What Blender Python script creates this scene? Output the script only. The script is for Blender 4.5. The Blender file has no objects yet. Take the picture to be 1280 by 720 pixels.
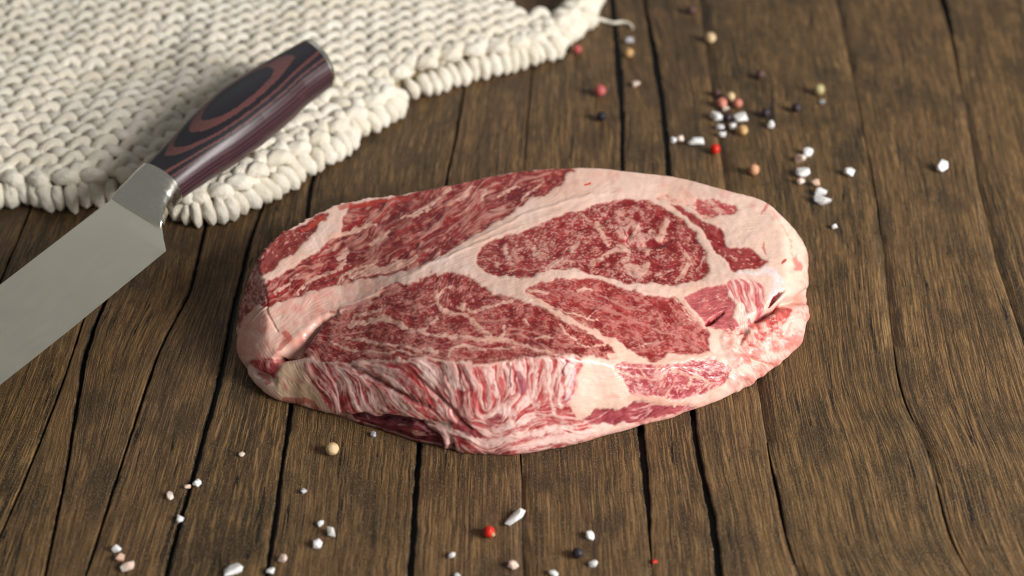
import bpy, math, random
import numpy as np

# ------------------------------------------------------------------ camera, light, exposure
SC = bpy.context.scene
PITCH = math.radians(41.0); DIST = 0.5; FPX = 1508.0          # lens from the convergence of the board joints
CP, SP = math.cos(PITCH), math.sin(PITCH)
CAM = np.array([0.0, -DIST * CP, DIST * SP])
FW = np.array([0.0, CP, -SP]); UP = np.array([0.0, SP, CP]); RT = np.array([1.0, 0.0, 0.0])

cam = bpy.data.cameras.new('camera'); cam_o = bpy.data.objects.new('camera', cam)
SC.collection.objects.link(cam_o)
cam_o.location = CAM; cam_o.rotation_euler = (math.pi / 2 - PITCH, 0, 0)
cam.sensor_width = 36; cam.lens = FPX / 1280 * 36; cam.clip_start = 0.01; cam.clip_end = 20
cam.dof.use_dof = True; cam.dof.focus_distance = 0.457; cam.dof.aperture_fstop = 6.2
SC.camera = cam_o

world = bpy.data.worlds.new('World'); SC.world = world; world.use_nodes = True
bg = world.node_tree.nodes['Background']
bg.inputs[0].default_value = (1.0, 0.985, 0.955, 1); bg.inputs[1].default_value = 0.19

def area_light(name, pos, aim, size_x, size_y, power, color):
    l = bpy.data.lights.new(name, 'AREA'); l.shape = 'RECTANGLE'; l.size = size_x; l.size_y = size_y
    l.energy = power; l.color = color
    o = bpy.data.objects.new(name, l); SC.collection.objects.link(o)
    o.location = pos
    d = np.array(aim) - np.array(pos)
    from mathutils import Vector
    o.rotation_euler = Vector(d).to_track_quat('-Z', 'Y').to_euler()
    return o
area_light("window_light", (0.90, -0.42, 0.54), (0.0, 0.06, 0.0), 0.46, 0.46, 21.5, (1.0, 0.98, 0.945))
area_light("back_fill_panel", (-0.35, 1.9, 1.35), (-0.05, 0.05, 0.0), 1.7, 1.0, 1.6, (0.96, 0.98, 1.0))  # added soft panel behind the scene, gives the blade a pale reflection

vs = SC.view_settings
SC.display_settings.display_device = 'sRGB'
vs.view_transform = 'Standard'; vs.look = 'None'; vs.exposure = 0.0; vs.gamma = 1.0
SC.render.engine = 'CYCLES'
SC.cycles.use_denoising = True
SC.cycles.max_bounces = 6; SC.cycles.filter_width = 1.05

# ------------------------------------------------------------------ helpers
def at(px, py, z=0.0):
    """point at height z seen at pixel (px, py) of the 1280 x 720 photograph"""
    px = np.asarray(px, float); py = np.asarray(py, float)
    d = FW + RT * ((px - 640) / FPX)[..., None] - UP * ((py - 360) / FPX)[..., None]
    t = (np.asarray(z, float) - CAM[2]) / d[..., 2]
    return CAM + d * t[..., None]
def proj(p):
    d = p - CAM; z = d @ FW
    return 640 + FPX * (d @ RT) / z, 360 - FPX * (d @ UP) / z
def pxsize(px, py):
    """metres per photograph pixel at the table there"""
    p = at(px, py); return float((p - CAM) @ FW) / FPX
def lin(c):
    c = np.asarray(c, float) / 255.0
    return np.where(c <= 0.04045, c / 12.92, ((c + 0.055) / 1.055) ** 2.4)
def link(o, parent=None):
    SC.collection.objects.link(o)
    if parent is not None: o.parent = parent
    return o
def tag(o, label=None, cat=None, group=None, kind=None):
    if label: o['label'] = label
    if cat: o['category'] = cat
    if group: o['group'] = group
    if kind: o['kind'] = kind
    return o
def mesh_np(name, V, Q, mat, parent=None, smooth=True, attrs=None, uv=None, normals=None):
    """V (n,3), Q (m,4) or (m,3) -> linked mesh object"""
    V = np.ascontiguousarray(V, dtype=np.float32); Q = np.ascontiguousarray(Q, dtype=np.int32)
    me = bpy.data.meshes.new(name)
    k = Q.shape[1]
    me.vertices.add(len(V)); me.vertices.foreach_set('co', V.ravel())
    me.loops.add(Q.size); me.loops.foreach_set('vertex_index', Q.ravel())
    me.polygons.add(len(Q)); me.polygons.foreach_set('loop_start', np.arange(0, Q.size, k, dtype=np.int32))
    me.polygons.foreach_set('use_smooth', np.full(len(Q), smooth))
    me.update(calc_edges=True)
    for an, arr in (attrs or {}).items():
        arr = np.asarray(arr, np.float32)
        if arr.ndim == 1:
            a = me.attributes.new(an, 'FLOAT', 'POINT'); a.data.foreach_set('value', arr)
        elif arr.shape[1] == 3:
            a = me.attributes.new(an, 'FLOAT_VECTOR', 'POINT'); a.data.foreach_set('vector', np.ascontiguousarray(arr).ravel())
        else:
            a = me.attributes.new(an, 'FLOAT_COLOR', 'POINT'); a.data.foreach_set('color', np.ascontiguousarray(arr).ravel())
    if normals is not None:
        me.normals_split_custom_set_from_vertices(np.ascontiguousarray(normals, np.float32).tolist())
    me.materials.append(mat)
    o = bpy.data.objects.new(name, me)
    return link(o, parent)
def grid_quads(nu, nv, wrap_u=False):
    """vertex index = i*nv + j"""
    iu = np.arange(nu if wrap_u else nu - 1); jv = np.arange(nv - 1)
    I, J = np.meshgrid(iu, jv, indexing='ij'); I2 = (I + 1) % nu
    return np.stack([I * nv + J, I2 * nv + J, I2 * nv + J + 1, I * nv + J + 1], -1).reshape(-1, 4)
def empty(name, loc=(0, 0, 0)):
    o = bpy.data.objects.new(name, None); o.empty_display_size = 0.01; o.location = loc
    return link(o)
def interp_curve(pts, t, closed=False):
    """Catmull-Rom through rows of pts at parameter t (0..n)"""
    P = np.asarray(pts, float); n = len(P)
    i = np.floor(t).astype(int); f = (t - i)[:, None]
    def g(k): return P[k % n] if closed else P[np.clip(k, 0, n - 1)]
    p0, p1, p2, p3 = g(i - 1), g(i), g(i + 1), g(i + 2)
    return 0.5 * (2 * p1 + (p2 - p0) * f + (2 * p0 - 5 * p1 + 4 * p2 - p3) * f ** 2 + (3 * p1 - p0 - 3 * p2 + p3) * f ** 3)

# node helpers
class NT:
    def __init__(self, name):
        self.m = bpy.data.materials.new(name); self.m.use_nodes = True
        self.t = self.m.node_tree; self.n = self.t.nodes; self.l = self.t.links
        self.b = self.n['Principled BSDF']
    def new(self, typ, **kw):
        nd = self.n.new(typ)
        for k, v in kw.items(): setattr(nd, k, v)
        return nd
    def put(self, sock, v):
        if isinstance(v, bpy.types.NodeSocket): self.l.new(v, sock)
        elif v is not None: sock.default_value = v
    def math(self, op, a, b=None, c=None, clamp=False):
        nd = self.new('ShaderNodeMath', operation=op, use_clamp=clamp)
        self.put(nd.inputs[0], a); self.put(nd.inputs[1], b); self.put(nd.inputs[2], c)
        return nd.outputs[0]
    def ramp(self, v, a, b, o0=0.0, o1=1.0, smooth=True):
        nd = self.new('ShaderNodeMapRange', interpolation_type='SMOOTHSTEP' if smooth else 'LINEAR')
        for k, x in zip((0, 1, 2, 3, 4), (v, a, b, o0, o1)): self.put(nd.inputs[k], x)
        return nd.outputs[0]
    def mix(self, f, a, b, mode='MIX'):
        nd = self.new('ShaderNodeMix', data_type='RGBA', blend_type=mode)
        self.put(nd.inputs[0], f); self.put(nd.inputs[6], a); self.put(nd.inputs[7], b)
        return nd.outputs[2]
    def attr(self, name, out='Vector'):
        nd = self.new('ShaderNodeAttribute', attribute_name=name); return nd.outputs[out]
    def noise(self, vec, scale, detail=3.0, rough=0.55, dist=0.0):
        nd = self.new('ShaderNodeTexNoise'); self.put(nd.inputs['Vector'], vec)
        nd.inputs['Scale'].default_value = scale; nd.inputs['Detail'].default_value = detail
        nd.inputs['Roughness'].default_value = rough; nd.inputs['Distortion'].default_value = dist
        return nd.outputs['Fac']
    def vmul(self, v, xyz, add=(0, 0, 0)):
        nd = self.new('ShaderNodeVectorMath', operation='MULTIPLY_ADD')
        self.put(nd.inputs[0], v); nd.inputs[1].default_value = xyz; nd.inputs[2].default_value = add
        return nd.outputs[0]
    def obj(self):
        return self.new('ShaderNodeTexCoord').outputs['Object']
    def bump(self, h, strength, dist, normal=None):
        nd = self.new('ShaderNodeBump'); nd.inputs['Strength'].default_value = strength; nd.inputs['Distance'].default_value = dist
        self.put(nd.inputs['Height'], h)
        if normal is not None: self.put(nd.inputs['Normal'], normal)
        self.l.new(nd.outputs[0], self.b.inputs['Normal']); return nd.outputs[0]
    def set(self, **kw):
        for k, v in kw.items(): self.put(self.b.inputs[k.replace('_', ' ')], v)
        return self.m
def C4(c): return tuple(lin(c)) + (1.0,)

# ------------------------------------------------------------------ numpy noise
def perlin(x, y, seed=0):
    r = np.random.RandomState(seed); perm = r.permutation(256); ang = r.rand(256) * 2 * np.pi
    gx, gy = np.cos(ang), np.sin(ang)
    xi = np.floor(x).astype(int); yi = np.floor(y).astype(int); xf = x - xi; yf = y - yi
    u = xf * xf * xf * (xf * (xf * 6 - 15) + 10); v = yf * yf * yf * (yf * (yf * 6 - 15) + 10)
    def g(ix, iy, dx, dy):
        h = perm[(perm[ix & 255] + iy) & 255]; return gx[h] * dx + gy[h] * dy
    a = g(xi, yi, xf, yf); b = g(xi + 1, yi, xf - 1, yf); c = g(xi, yi + 1, xf, yf - 1); d = g(xi + 1, yi + 1, xf - 1, yf - 1)
    return (a + u * (b - a)) * (1 - v) + (c + u * (d - c)) * v
def fbm(x, y, seed=0, octv=4, gain=0.5):
    s = 0; a = 1.0; f = 1.0
    for k in range(octv):
        s = s + a * perlin(x * f, y * f, seed + 17 * k); a *= gain; f *= 2.03
    return s

# ------------------------------------------------------------------ TABLE: boards with recessed joints
def wood_material():
    t = NT('weathered_oak')
    g = t.attr('grain')                                       # across / along / board number, millimetres
    warp = t.noise(t.vmul(g, (0.022, 0.0045, 1.0)), 1.0, 2.0, 0.45)
    gw = t.new('ShaderNodeVectorMath', operation='ADD')
    wv = t.new('ShaderNodeCombineXYZ'); t.put(wv.inputs[0], t.math('MULTIPLY', t.math('SUBTRACT', warp, 0.5), 7.0))
    t.put(gw.inputs[0], g); t.put(gw.inputs[1], wv.outputs[0]); g2 = gw.outputs[0]
    fine = t.noise(t.vmul(g2, (2.0, 0.040, 1.0)), 1.0, 3.0, 0.62)
    fine2 = t.noise(t.vmul(g2, (3.2, 0.11, 1.0), (31, 7, 0)), 1.0, 2.0, 0.6)
    streak = t.noise(t.vmul(g2, (0.30, 0.006, 1.0), (3, 1, 5)), 1.0, 4.0, 0.6)
    patch = t.noise(t.vmul(g, (0.040, 0.030, 1.0), (9, 4, 2)), 1.0, 5.0, 0.68)
    dash = t.ramp(t.noise(t.vmul(g2, (1.15, 0.026, 1.0), (7, 3, 1)), 1.0, 3.0, 0.62), 0.55, 0.60)
    dens = t.ramp(t.noise(t.vmul(g, (0.05, 0.012, 1.0), (2, 8, 4)), 1.0, 3.0), 0.28, 0.55)
    crk = t.noise(t.vmul(g2, (0.21, 0.0062, 1.0), (13, 2, 8)), 1.0, 3.0, 0.5)
    crkw = t.ramp(t.noise(t.vmul(g2, (0.10, 0.020, 1.0), (1, 9, 3)), 1.0, 3.0), 0.45, 0.66, 0.0001, 0.017)
    crackm = t.ramp(t.math('ABSOLUTE', t.math('SUBTRACT', crk, 0.53)), t.math('MULTIPLY', crkw, 0.35), crkw, 1.0, 0.0)
    c = t.mix(t.ramp(streak, 0.32, 0.68), C4((50, 36, 22)), C4((116, 87, 54)))
    c = t.mix(t.math('MULTIPLY', t.ramp(fine, 0.48, 0.59), 0.75), c, C4((166, 128, 82)))
    c = t.mix(t.math('MULTIPLY', t.ramp(fine2, 0.49, 0.57), 0.74), c, C4((45, 32, 20)))
    c = t.mix(t.math('MULTIPLY', t.math('MULTIPLY', dash, dens), 0.88), c, C4((30, 23, 17)))
    c = t.mix(t.math('MULTIPLY', t.ramp(patch, 0.47, 0.66), 0.66), c, C4((36, 30, 22)))
    tone = t.noise(t.vmul(g, (0.0, 0.0, 3.7), (5, 5, 0.3)), 1.0, 0.0)
    c = t.mix(0.26, c, t.mix(t.ramp(tone, 0.3, 0.7), C4((70, 57, 35)), C4((102, 76, 56))))
    c = t.mix(t.math('MULTIPLY', crackm, 0.94), c, C4((16, 14, 12)))
    lip = t.attr('lip', 'Fac')                                # worn dark rim and walls of the joints
    c = t.mix(t.math('MULTIPLY', lip, 0.93), c, C4((20, 17, 15)))
    canvas_glint = t.noise(t.vmul(t.obj(), (2300, 2300, 2300)), 1.0, 1.0, 0.5)
    c = t.mix(t.math('MULTIPLY', t.ramp(canvas_glint, 0.62, 0.72), 0.55), c, C4((188, 172, 142)))  # sparkle of the canvas texture painted in as pale specks
    h = t.math('ADD', t.math('MULTIPLY', fine, 0.25), t.math('MULTIPLY', crackm, -0.7))
    h = t.math('ADD', h, t.math('MULTIPLY', dash, -0.35))
    h = t.math('ADD', h, t.math('MULTIPLY', canvas_glint, 1.4))
    t.bump(h, 0.5, 0.0002)
    t.set(Base_Color=c, Roughness=t.ramp(canvas_glint, 0.3, 0.7, 0.38, 0.64), Specular_IOR_Level=0.27)
    return t.m
WOOD = wood_material()
GAP = NT('joint_filler')
GAP.set(Base_Color=GAP.mix(GAP.ramp(GAP.noise(GAP.vmul(GAP.obj(), (1500, 1500, 1500)), 1.0, 2.0), 0.66, 0.74), C4((17, 16, 16)), C4((70, 68, 66))), Roughness=0.6); GAP = GAP.m

# joints of the boards as seen in the photograph: (px, py, half width px)
JOINTS = [
    [(-760, 760, 3), (-560, 560, 3), (-420, 380, 3), (-310, 240, 2.5), (-220, 110, 2), (-150, -20, 2)],
    [(-540, 760, 3), (-380, 560, 3), (-270, 390, 3), (-190, 260, 2.5), (-110, 120, 2), (-40, -20, 2)],
    [(-330, 760, 3), (-200, 560, 3), (-110, 400, 3), (-50, 280, 2.5), (10, 160, 2), (70, 40, 2), (95, -20, 2)],
    [(-190, 760, 3), (-90, 560, 3), (-20, 400, 2.5), (30, 280, 2), (80, 150, 2), (125, 40, 2), (145, -20, 2)],
    [(-40, 760, 2), (30, 600, 2.5), (78, 480, 2), (104, 400, 2), (140, 290, 1.5), (178, 150, 1.5), (212, 20, 1), (222, -20, 1)],
    [(48, 760, 3), (80, 600, 3), (97, 500, 4), (106, 445, 5), (118, 405, 4.5), (142, 350, 3), (178, 250, 2.5), (215, 130, 2), (245, 20, 2), (256, -20, 2)],
    [(94, 760, 2), (107, 718, 2.6), (136, 628, 2.8), (164, 540, 2.2), (182, 484, 3), (203, 428, 2.5), (238, 365, 3), (253, 295, 3.2), (275, 215, 2), (312, 100, 2), (340, 0, 2), (346, -20, 2)],
    [(196, 760, 5), (207, 718, 5), (216, 680, 4.6), (226, 646, 4.2), (238, 604, 4.6), (254, 545, 4.8), (268, 496, 5.4), (281, 447, 5.2), (294, 380, 5), (310, 310, 3.5), (340, 220, 2.5), (375, 120, 2), (408, 20, 2), (420, -20, 2)],
    [(325, 760, 4), (333, 718, 4), (338, 680, 4.4), (345, 640, 4.8), (350, 600, 3.6), (354, 570, 3), (359, 540, 4.4), (363, 505, 4), (372, 420, 3), (384, 266, 3.8), (390, 225, 3.4), (408, 140, 3), (436, 0, 3), (440, -20, 3)],
    [(507, 760, 5.5), (512, 718, 5.5), (516, 670, 5.2), (519, 620, 4.8), (522, 575, 4.6), (527, 500, 3), (545, 300, 2.5), (560, 215, 2.2), (571, 165, 2.6), (578, 120, 2), (596, 0, 2), (600, -20, 2)],
    [(655, 760, .5), (653, 700, .4), (652, 600, .8), (650, 560, 1.5), (652, 400, .6), (654, 260, .6), (656, 190, 1.2), (661, 130, 1.5), (668, 60, 1.0), (676, -20, .8)],
    [(818, 760, 0.5), (813, 690, 1.2), (811, 660, 3), (809, 616, 5), (804, 565, 6), (800, 530, 6), (795, 440, 4), (788, 320, 3), (777, 205, 3.2), (778, 160, 3.6), (777, 134, 4), (773, 85, 7.5), (771, 60, 5), (766, 10, 5.5), (764, -20, 5.5)],
    [(905, 760, 6.5), (899, 718, 6.5), (894, 680, 6), (890, 650, 6.5), (884, 618, 6), (876, 584, 4.2), (867, 530, 4.6), (858, 440, 3), (846, 320, 3), (836, 220, 5), (832, 165, 5), (825, 110, 5), (820, 80, 6.5), (812, 35, 3.4), (806, 0, 3), (803, -20, 3)],
    [(1010, 760, 0.8), (1000, 720, 0.8), (988, 690, 1.2), (979, 655, 3), (973, 622, 3.4), (966, 590, 2.6), (961, 565, 1), (950, 500, 0.3), (930, 380, 0.3), (912, 270, 0.3), (896, 160, 0.3), (880, 50, 0.3), (872, -20, 0.3)],
    [(1240, 760, .8), (1200, 700, 1.2), (1182, 660, 2.0), (1172, 610, 1), (1160, 565, .5), (1146, 535, .5), (1132, 505, 1.8), (1122, 470, 1.4), (1112, 400, .4), (1104, 320, .4), (1097, 260, 1.3), (1086, 195, 0.8), (1073, 127, 1.0), (1058, 60, .4), (1040, -20, .4)],
    [(1420, 760, .5), (1370, 640, .5), (1310, 520, .6), (1275, 420, .6), (1246, 330, .4), (1222, 230, .4), (1204, 120, .7), (1190, 45, 2.4), (1182, 12, 6), (1172, -20, 7)],
    [(1640, 760, 3), (1520, 560, 3), (1430, 380, 2.4), (1370, 240, 2.4), (1320, 110, 2), (1280, -20, 2)],
    [(1900, 760, 3), (1730, 560, 3), (1590, 380, 2.4), (1490, 240, 2.4), (1420, 110, 2), (1365, -20, 2)],
]
def build_table():
    t_o = empty('table_top'); tag(t_o, kind='structure')
    Y0, Y1 = at(640, 752)[1], at(640, -14)[1]
    Y0 -= 0.16; Y1 += 0.26
    ys = np.linspace(Y0, Y1, 960)
    lines = []
    for k, J in enumerate(JOINTS):
        J = np.array(J, float); p = at(J[:, 0], J[:, 1]); w = 0.62 * J[:, 2] * np.array([pxsize(a, b) for a, b in J[:, :2]])
        o = np.argsort(p[:, 1]); yy = p[o, 1]
        x = np.interp(ys, yy, p[o, 0]); hw = np.interp(ys, yy, w[o]); px_o = p[o, 0]
        x = x + np.minimum(ys - yy[0], 0) * (px_o[2] - px_o[0]) / (yy[2] - yy[0]) + np.maximum(ys - yy[-1], 0) * (px_o[-1] - px_o[-3]) / (yy[-1] - yy[-3])
        ker = np.exp(-0.5 * (np.arange(-14, 15) / 6.0) ** 2); ker /= ker.sum()
        x = np.convolve(np.pad(x, 14, mode='reflect', reflect_type='odd'), ker, 'valid')
        hw = np.convolve(np.pad(hw, 14, mode='edge'), ker, 'valid')
        s = ys * 1000
        wob = fbm(s / 26, s * 0 + k * 3.1, 5, 3) * 0.0003
        nl = fbm(s / 5, s * 0 + k * 7.3, 11, 4) * 0.00042; nr = fbm(s / 5, s * 0 + k * 5.7, 23, 4) * 0.00042
        hw = np.where(hw < 0.00017, 0.0, hw); sc = np.clip(hw / 0.0009, 0.0, 1.2)
        lines.append((x + wob - np.maximum(hw + nl * sc, 0.00001), x + wob + np.maximum(hw + nr * sc, 0.00001), x + wob))
    for k in range(len(lines) - 1):
        xl = lines[k][1]; xr = lines[k + 1][0]
        cu = np.array([0, 0.0, 0.00018, 0.0005, 0.0011]); fr = np.linspace(0, 1, 9)[1:-1]
        W = xr - xl
        bl = np.clip((lines[k][1] - lines[k][0]) / 0.0018, 0.04, 1); br = np.clip((lines[k + 1][1] - lines[k + 1][0]) / 0.0018, 0.04, 1)
        cols = [xl + c * bl for c in cu]; zc = [-0.0034, -0.0009, -0.00028, -0.00004, 0.0]; lp = [1, 1, 0.72, 0.16, 0.0]
        xin, xout = xl + 0.0011 * bl, xr - 0.0011 * br
        for f in fr: cols.append(xin + (xout - xin) * f); zc.append(0.0); lp.append(0.0)
        for c, z, l in list(zip(cu, zc[:5], lp[:5]))[::-1]: cols.append(xr - c * br); zc.append(z); lp.append(l)
        X = np.stack(cols, 1); nv = X.shape[1]
        Z = np.tile(np.array(zc), (len(ys), 1)); Lp = np.tile(np.array(lp), (len(ys), 1))
        # narrow joints stay shallower and lighter than the black wide ones
        gl = np.clip((lines[k][1] - lines[k][0]) / 0.0016, 0.08, 1); gr = np.clip((lines[k + 1][1] - lines[k + 1][0]) / 0.0016, 0.08, 1)
        Lp[:, :5] *= gl[:, None]; Lp[:, -5:] *= gr[:, None]
        Yg = np.tile(ys[:, None], (1, nv))
        Z = Z + (perlin(X * 40, Yg * 9, 77 + k) * 0.00012)
        V = np.stack([X, Yg, Z], -1).reshape(-1, 3)
        # grain runs with the board: parallel to both edges
        u = (X - xl[:, None]) / W[:, None] * np.mean(W) * 1000
        G = np.stack([u, Yg * 1000 + k * 410.0, np.full_like(X, k * 2.37)], -1).reshape(-1, 3)
        Q = grid_quads(len(ys), nv)
        mesh_np('plank', V, Q[:, ::-1], WOOD, t_o, attrs={'grain': G, 'lip': Lp.ravel()})
    V = np.array([[-1.2, Y0 - 0.02, -0.0030], [1.6, Y0 - 0.02, -0.0030], [1.6, Y1 + 0.02, -0.0030], [-1.2, Y1 + 0.02, -0.0030]])
    mesh_np('joint_filler', V, np.array([[0, 1, 2, 3]]), GAP, t_o)
build_table()

# ------------------------------------------------------------------ STEAK
# The cut's muscles, fat seams and tears were measured on the photograph; they are laid out here on a
# 2 x pixel chart of the meat, turned into colour / height / part values, and stored on a real closed mesh.
X0, Y0S, SC2, WC, HC = 280, 195, 2, 1480, 790
_gx, _gy = np.meshgrid(X0 + (np.arange(WC) + 0.5) / SC2, Y0S + (np.arange(HC) + 0.5) / SC2)
def blur(a, s):
    fy = np.fft.fftfreq(a.shape[0])[:, None]; fx = np.fft.rfftfreq(a.shape[1])[None]
    return np.fft.irfft2(np.fft.rfft2(a) * np.exp(-2 * (np.pi * s) ** 2 * (fx ** 2 + fy ** 2)), s=a.shape)
def wn(seed): return np.random.RandomState(seed).standard_normal((HC, WC))
def norm(a): return (a - a.mean()) / a.std()
def bn(s, seed): return norm(blur(wn(seed), s))
def pip(poly, x, y):
    poly = np.asarray(poly, float); ins = np.zeros(x.shape, bool)
    for (x1, y1), (x2, y2) in zip(poly, np.roll(poly, -1, 0)):
        if y1 == y2: continue
        c = ((y1 > y) != (y2 > y)) & (x < (x2 - x1) * (y - y1) / (y2 - y1) + x1); ins ^= c
    return ins
def smooth_poly(poly, n=8):
    P = np.array(poly, float); return interp_curve(P, np.arange(len(P) * n) / n, True)
_w1, _w2 = bn(9, 1), bn(9, 2); _f1, _f2 = bn(2.5, 3), bn(2.5, 4)
def region(poly, wob=1.0, ragged=0.6, soft=1.0):
    p = smooth_poly(poly); b = p.min(0) - 8, p.max(0) + 8
    i0, i1 = max(0, int((b[0][1] - Y0S) * 2)), min(HC, int((b[1][1] - Y0S) * 2)); j0, j1 = max(0, int((b[0][0] - X0) * 2)), min(WC, int((b[1][0] - X0) * 2))
    s = np.s_[i0:i1, j0:j1]; m = np.zeros((HC, WC))
    m[s] = pip(p, _gx[s] + wob * _w1[s] + ragged * _f1[s], _gy[s] + wob * _w2[s] + ragged * _f2[s])
    return np.clip(blur(m, soft), 0, 1)
def stroke(pts, soft=1.0, wob=0.8, n=10, rag=0.0):
    """soft mask of a tapering line, rows (px, py, half width px)"""
    P = np.array(pts, float); P = interp_curve(P, np.linspace(0, len(P) - 1 - 1e-6, (len(P) - 1) * n))
    pad = P[:, 2].max() + 8
    b = P[:, :2].min(0) - pad, P[:, :2].max(0) + pad
    i0, i1 = max(0, int((b[0][1] - Y0S) * 2)), min(HC, int((b[1][1] - Y0S) * 2)); j0, j1 = max(0, int((b[0][0] - X0) * 2)), min(WC, int((b[1][0] - X0) * 2))
    s = np.s_[i0:i1, j0:j1]; x = _gx[s] + wob * _w1[s] + 0.4 * _f1[s]; y = _gy[s] + wob * _w2[s] + 0.4 * _f2[s]
    d = np.full(x.shape, 99.0)
    for (ax, ay, aw), (bx, by, bw) in zip(P[:-1], P[1:]):
        L2 = (bx - ax) ** 2 + (by - ay) ** 2 + 1e-9; t = np.clip(((x - ax) * (bx - ax) + (y - ay) * (by - ay)) / L2, 0, 1)
        d = np.minimum(d, np.hypot(x - ax - t * (bx - ax), y - ay - t * (by - ay)) - (aw + (bw - aw) * t))
    d = d + rag * (0.9 * L_fleck[s] + 0.6 * _f1[s])
    m = np.zeros((HC, WC)); m[s] = np.clip(0.5 - d / soft, 0, 1)
    return m
def groove(pts, n=10, amp=1.0):
    """gaussian section along a line, rows (px, py, half width px, depth)"""
    P = np.array(pts, float); P = interp_curve(P, np.linspace(0, len(P) - 1 - 1e-6, (len(P) - 1) * n))
    out = np.zeros((HC, WC)); pad = P[:, 2].max() * 3
    b = P[:, :2].min(0) - pad, P[:, :2].max(0) + pad
    i0, i1 = max(0, int((b[0][1] - Y0S) * 2)), min(HC, int((b[1][1] - Y0S) * 2)); j0, j1 = max(0, int((b[0][0] - X0) * 2)), min(WC, int((b[1][0] - X0) * 2))
    s = np.s_[i0:i1, j0:j1]; x = _gx[s] + 0.7 * _w1[s]; y = _gy[s] + 0.7 * _w2[s]
    best = np.zeros(x.shape)
    for (ax, ay, aw, ad), (bx, by, bw, bd) in zip(P[:-1], P[1:]):
        L2 = (bx - ax) ** 2 + (by - ay) ** 2 + 1e-9; t = np.clip(((x - ax) * (bx - ax) + (y - ay) * (by - ay)) / L2, 0, 1)
        d = np.hypot(x - ax - t * (bx - ax), y - ay - t * (by - ay))
        best = np.maximum(best, (ad + (bd - ad) * t) * np.exp(-0.5 * (d / (aw + (bw - aw) * t)) ** 2))
    out[s] = best
    return out * amp

# --- fibre direction over the cut (px, py, dx, dy)
FIB = [(420, 330, 1, -.62), (520, 290, 1, -.6), (620, 240, 1, -.55), (680, 225, 1, -.6), (360, 360, 1, -.75), (350, 310, 1, -.6), (460, 300, 1, -.75), (580, 262, 1, -.55),
       (640, 310, 1, -.3), (700, 300, 1, -.35), (740, 290, 1, -.35), (790, 285, 1, -.1), (830, 295, 1, .45), (865, 325, .8, .7), (790, 335, 1, .1), (830, 340, 1, .1), (690, 330, 1, -.15),
       (430, 408, 1, .12), (480, 385, 1, -.25), (520, 365, 1, -.4), (560, 370, .6, -.8), (600, 390, 1, .0), (640, 395, 1, .1), (690, 412, 1, .45), (725, 430, 1, .3), (600, 436, 1, .03), (460, 440, 1, -.03), (420, 442, 1, .2), (540, 425, 1, .08), (500, 405, 1, .1),
       (680, 360, 1, .05), (720, 385, 1, .5), (760, 372, 1, .25), (800, 400, 1, .22), (845, 392, .7, .8), (840, 430, 1, -.05), (780, 412, 1, .45), (810, 435, 1, .1), (870, 420, .8, .6),
       (890, 385, 1, -.25), (935, 375, .2, 1), (860, 272, 1, .65), (900, 310, .7, .7), (940, 330, 1, .1), (880, 260, 1, .1),
       (395, 470, .45, 1), (420, 480, .5, 1), (460, 490, .6, 1), (500, 500, .62, 1), (540, 485, .6, 1), (575, 480, .25, 1), (620, 480, .06, 1), (660, 480, -.12, 1), (700, 480, -.22, 1), (590, 505, .1, 1),
       (600, 530, .9, .35), (640, 545, 1, -.22), (690, 540, 1, -.2), (570, 545, 1, .5), (625, 515, .9, -.6), (650, 525, 1, -.5), (700, 525, .8, .2), (740, 535, 1, -.25),
       (760, 515, 1, -.62), (830, 513, 1, -.55), (830, 482, .45, -1), (800, 480, 1, .1), (870, 470, 1, .3), (880, 490, .5, -1),
       (970, 430, .35, 1), (950, 450, .5, .7), (985, 410, .2, 1), (760, 235, 1, -.05), (650, 275, 1, -.5), (480, 355, 1, -.45), (350, 410, 1, -.6), (310, 380, .25, 1), (315, 430, .4, 1), (365, 485, .7, .7), (500, 530, 1, .3), (470, 525, 1, .2), (930, 280, 1, .2)]
def fibre_field():
    """axis field by inverse-distance weighting of the measured directions, on a coarse grid, then enlarged"""
    st = 8; gx = _gx[::st, ::st]; gy = _gy[::st, ::st]; c = np.zeros(gx.shape); s = np.zeros(gx.shape)
    for (x, y, dx, dy) in FIB:
        w = 1 / ((gx - x) ** 2 + (gy - y) ** 2 + 60) ** 1.6; a = 2 * math.atan2(dy, dx); c += w * math.cos(a); s += w * math.sin(a)
    iy = np.minimum(np.arange(HC) / st, gx.shape[0] - 1.001); ix = np.minimum(np.arange(WC) / st, gx.shape[1] - 1.001)
    def up(a):
        y0 = iy.astype(int); x0 = ix.astype(int); fy = (iy - y0)[:, None]; fx = (ix - x0)[None]
        return (a[y0][:, x0] * (1 - fx) + a[y0][:, x0 + 1] * fx) * (1 - fy) + (a[y0 + 1][:, x0] * (1 - fx) + a[y0 + 1][:, x0 + 1] * fx) * fy
    th = 0.5 * np.arctan2(up(s), up(c)) + 0.22 * bn(14, 91) + 0.12 * bn(5, 92)
    return np.cos(th), np.sin(th)
FX, FY = fibre_field()
_jj, _ii = np.meshgrid(np.arange(WC, dtype=np.float32), np.arange(HC, dtype=np.float32))
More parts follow.
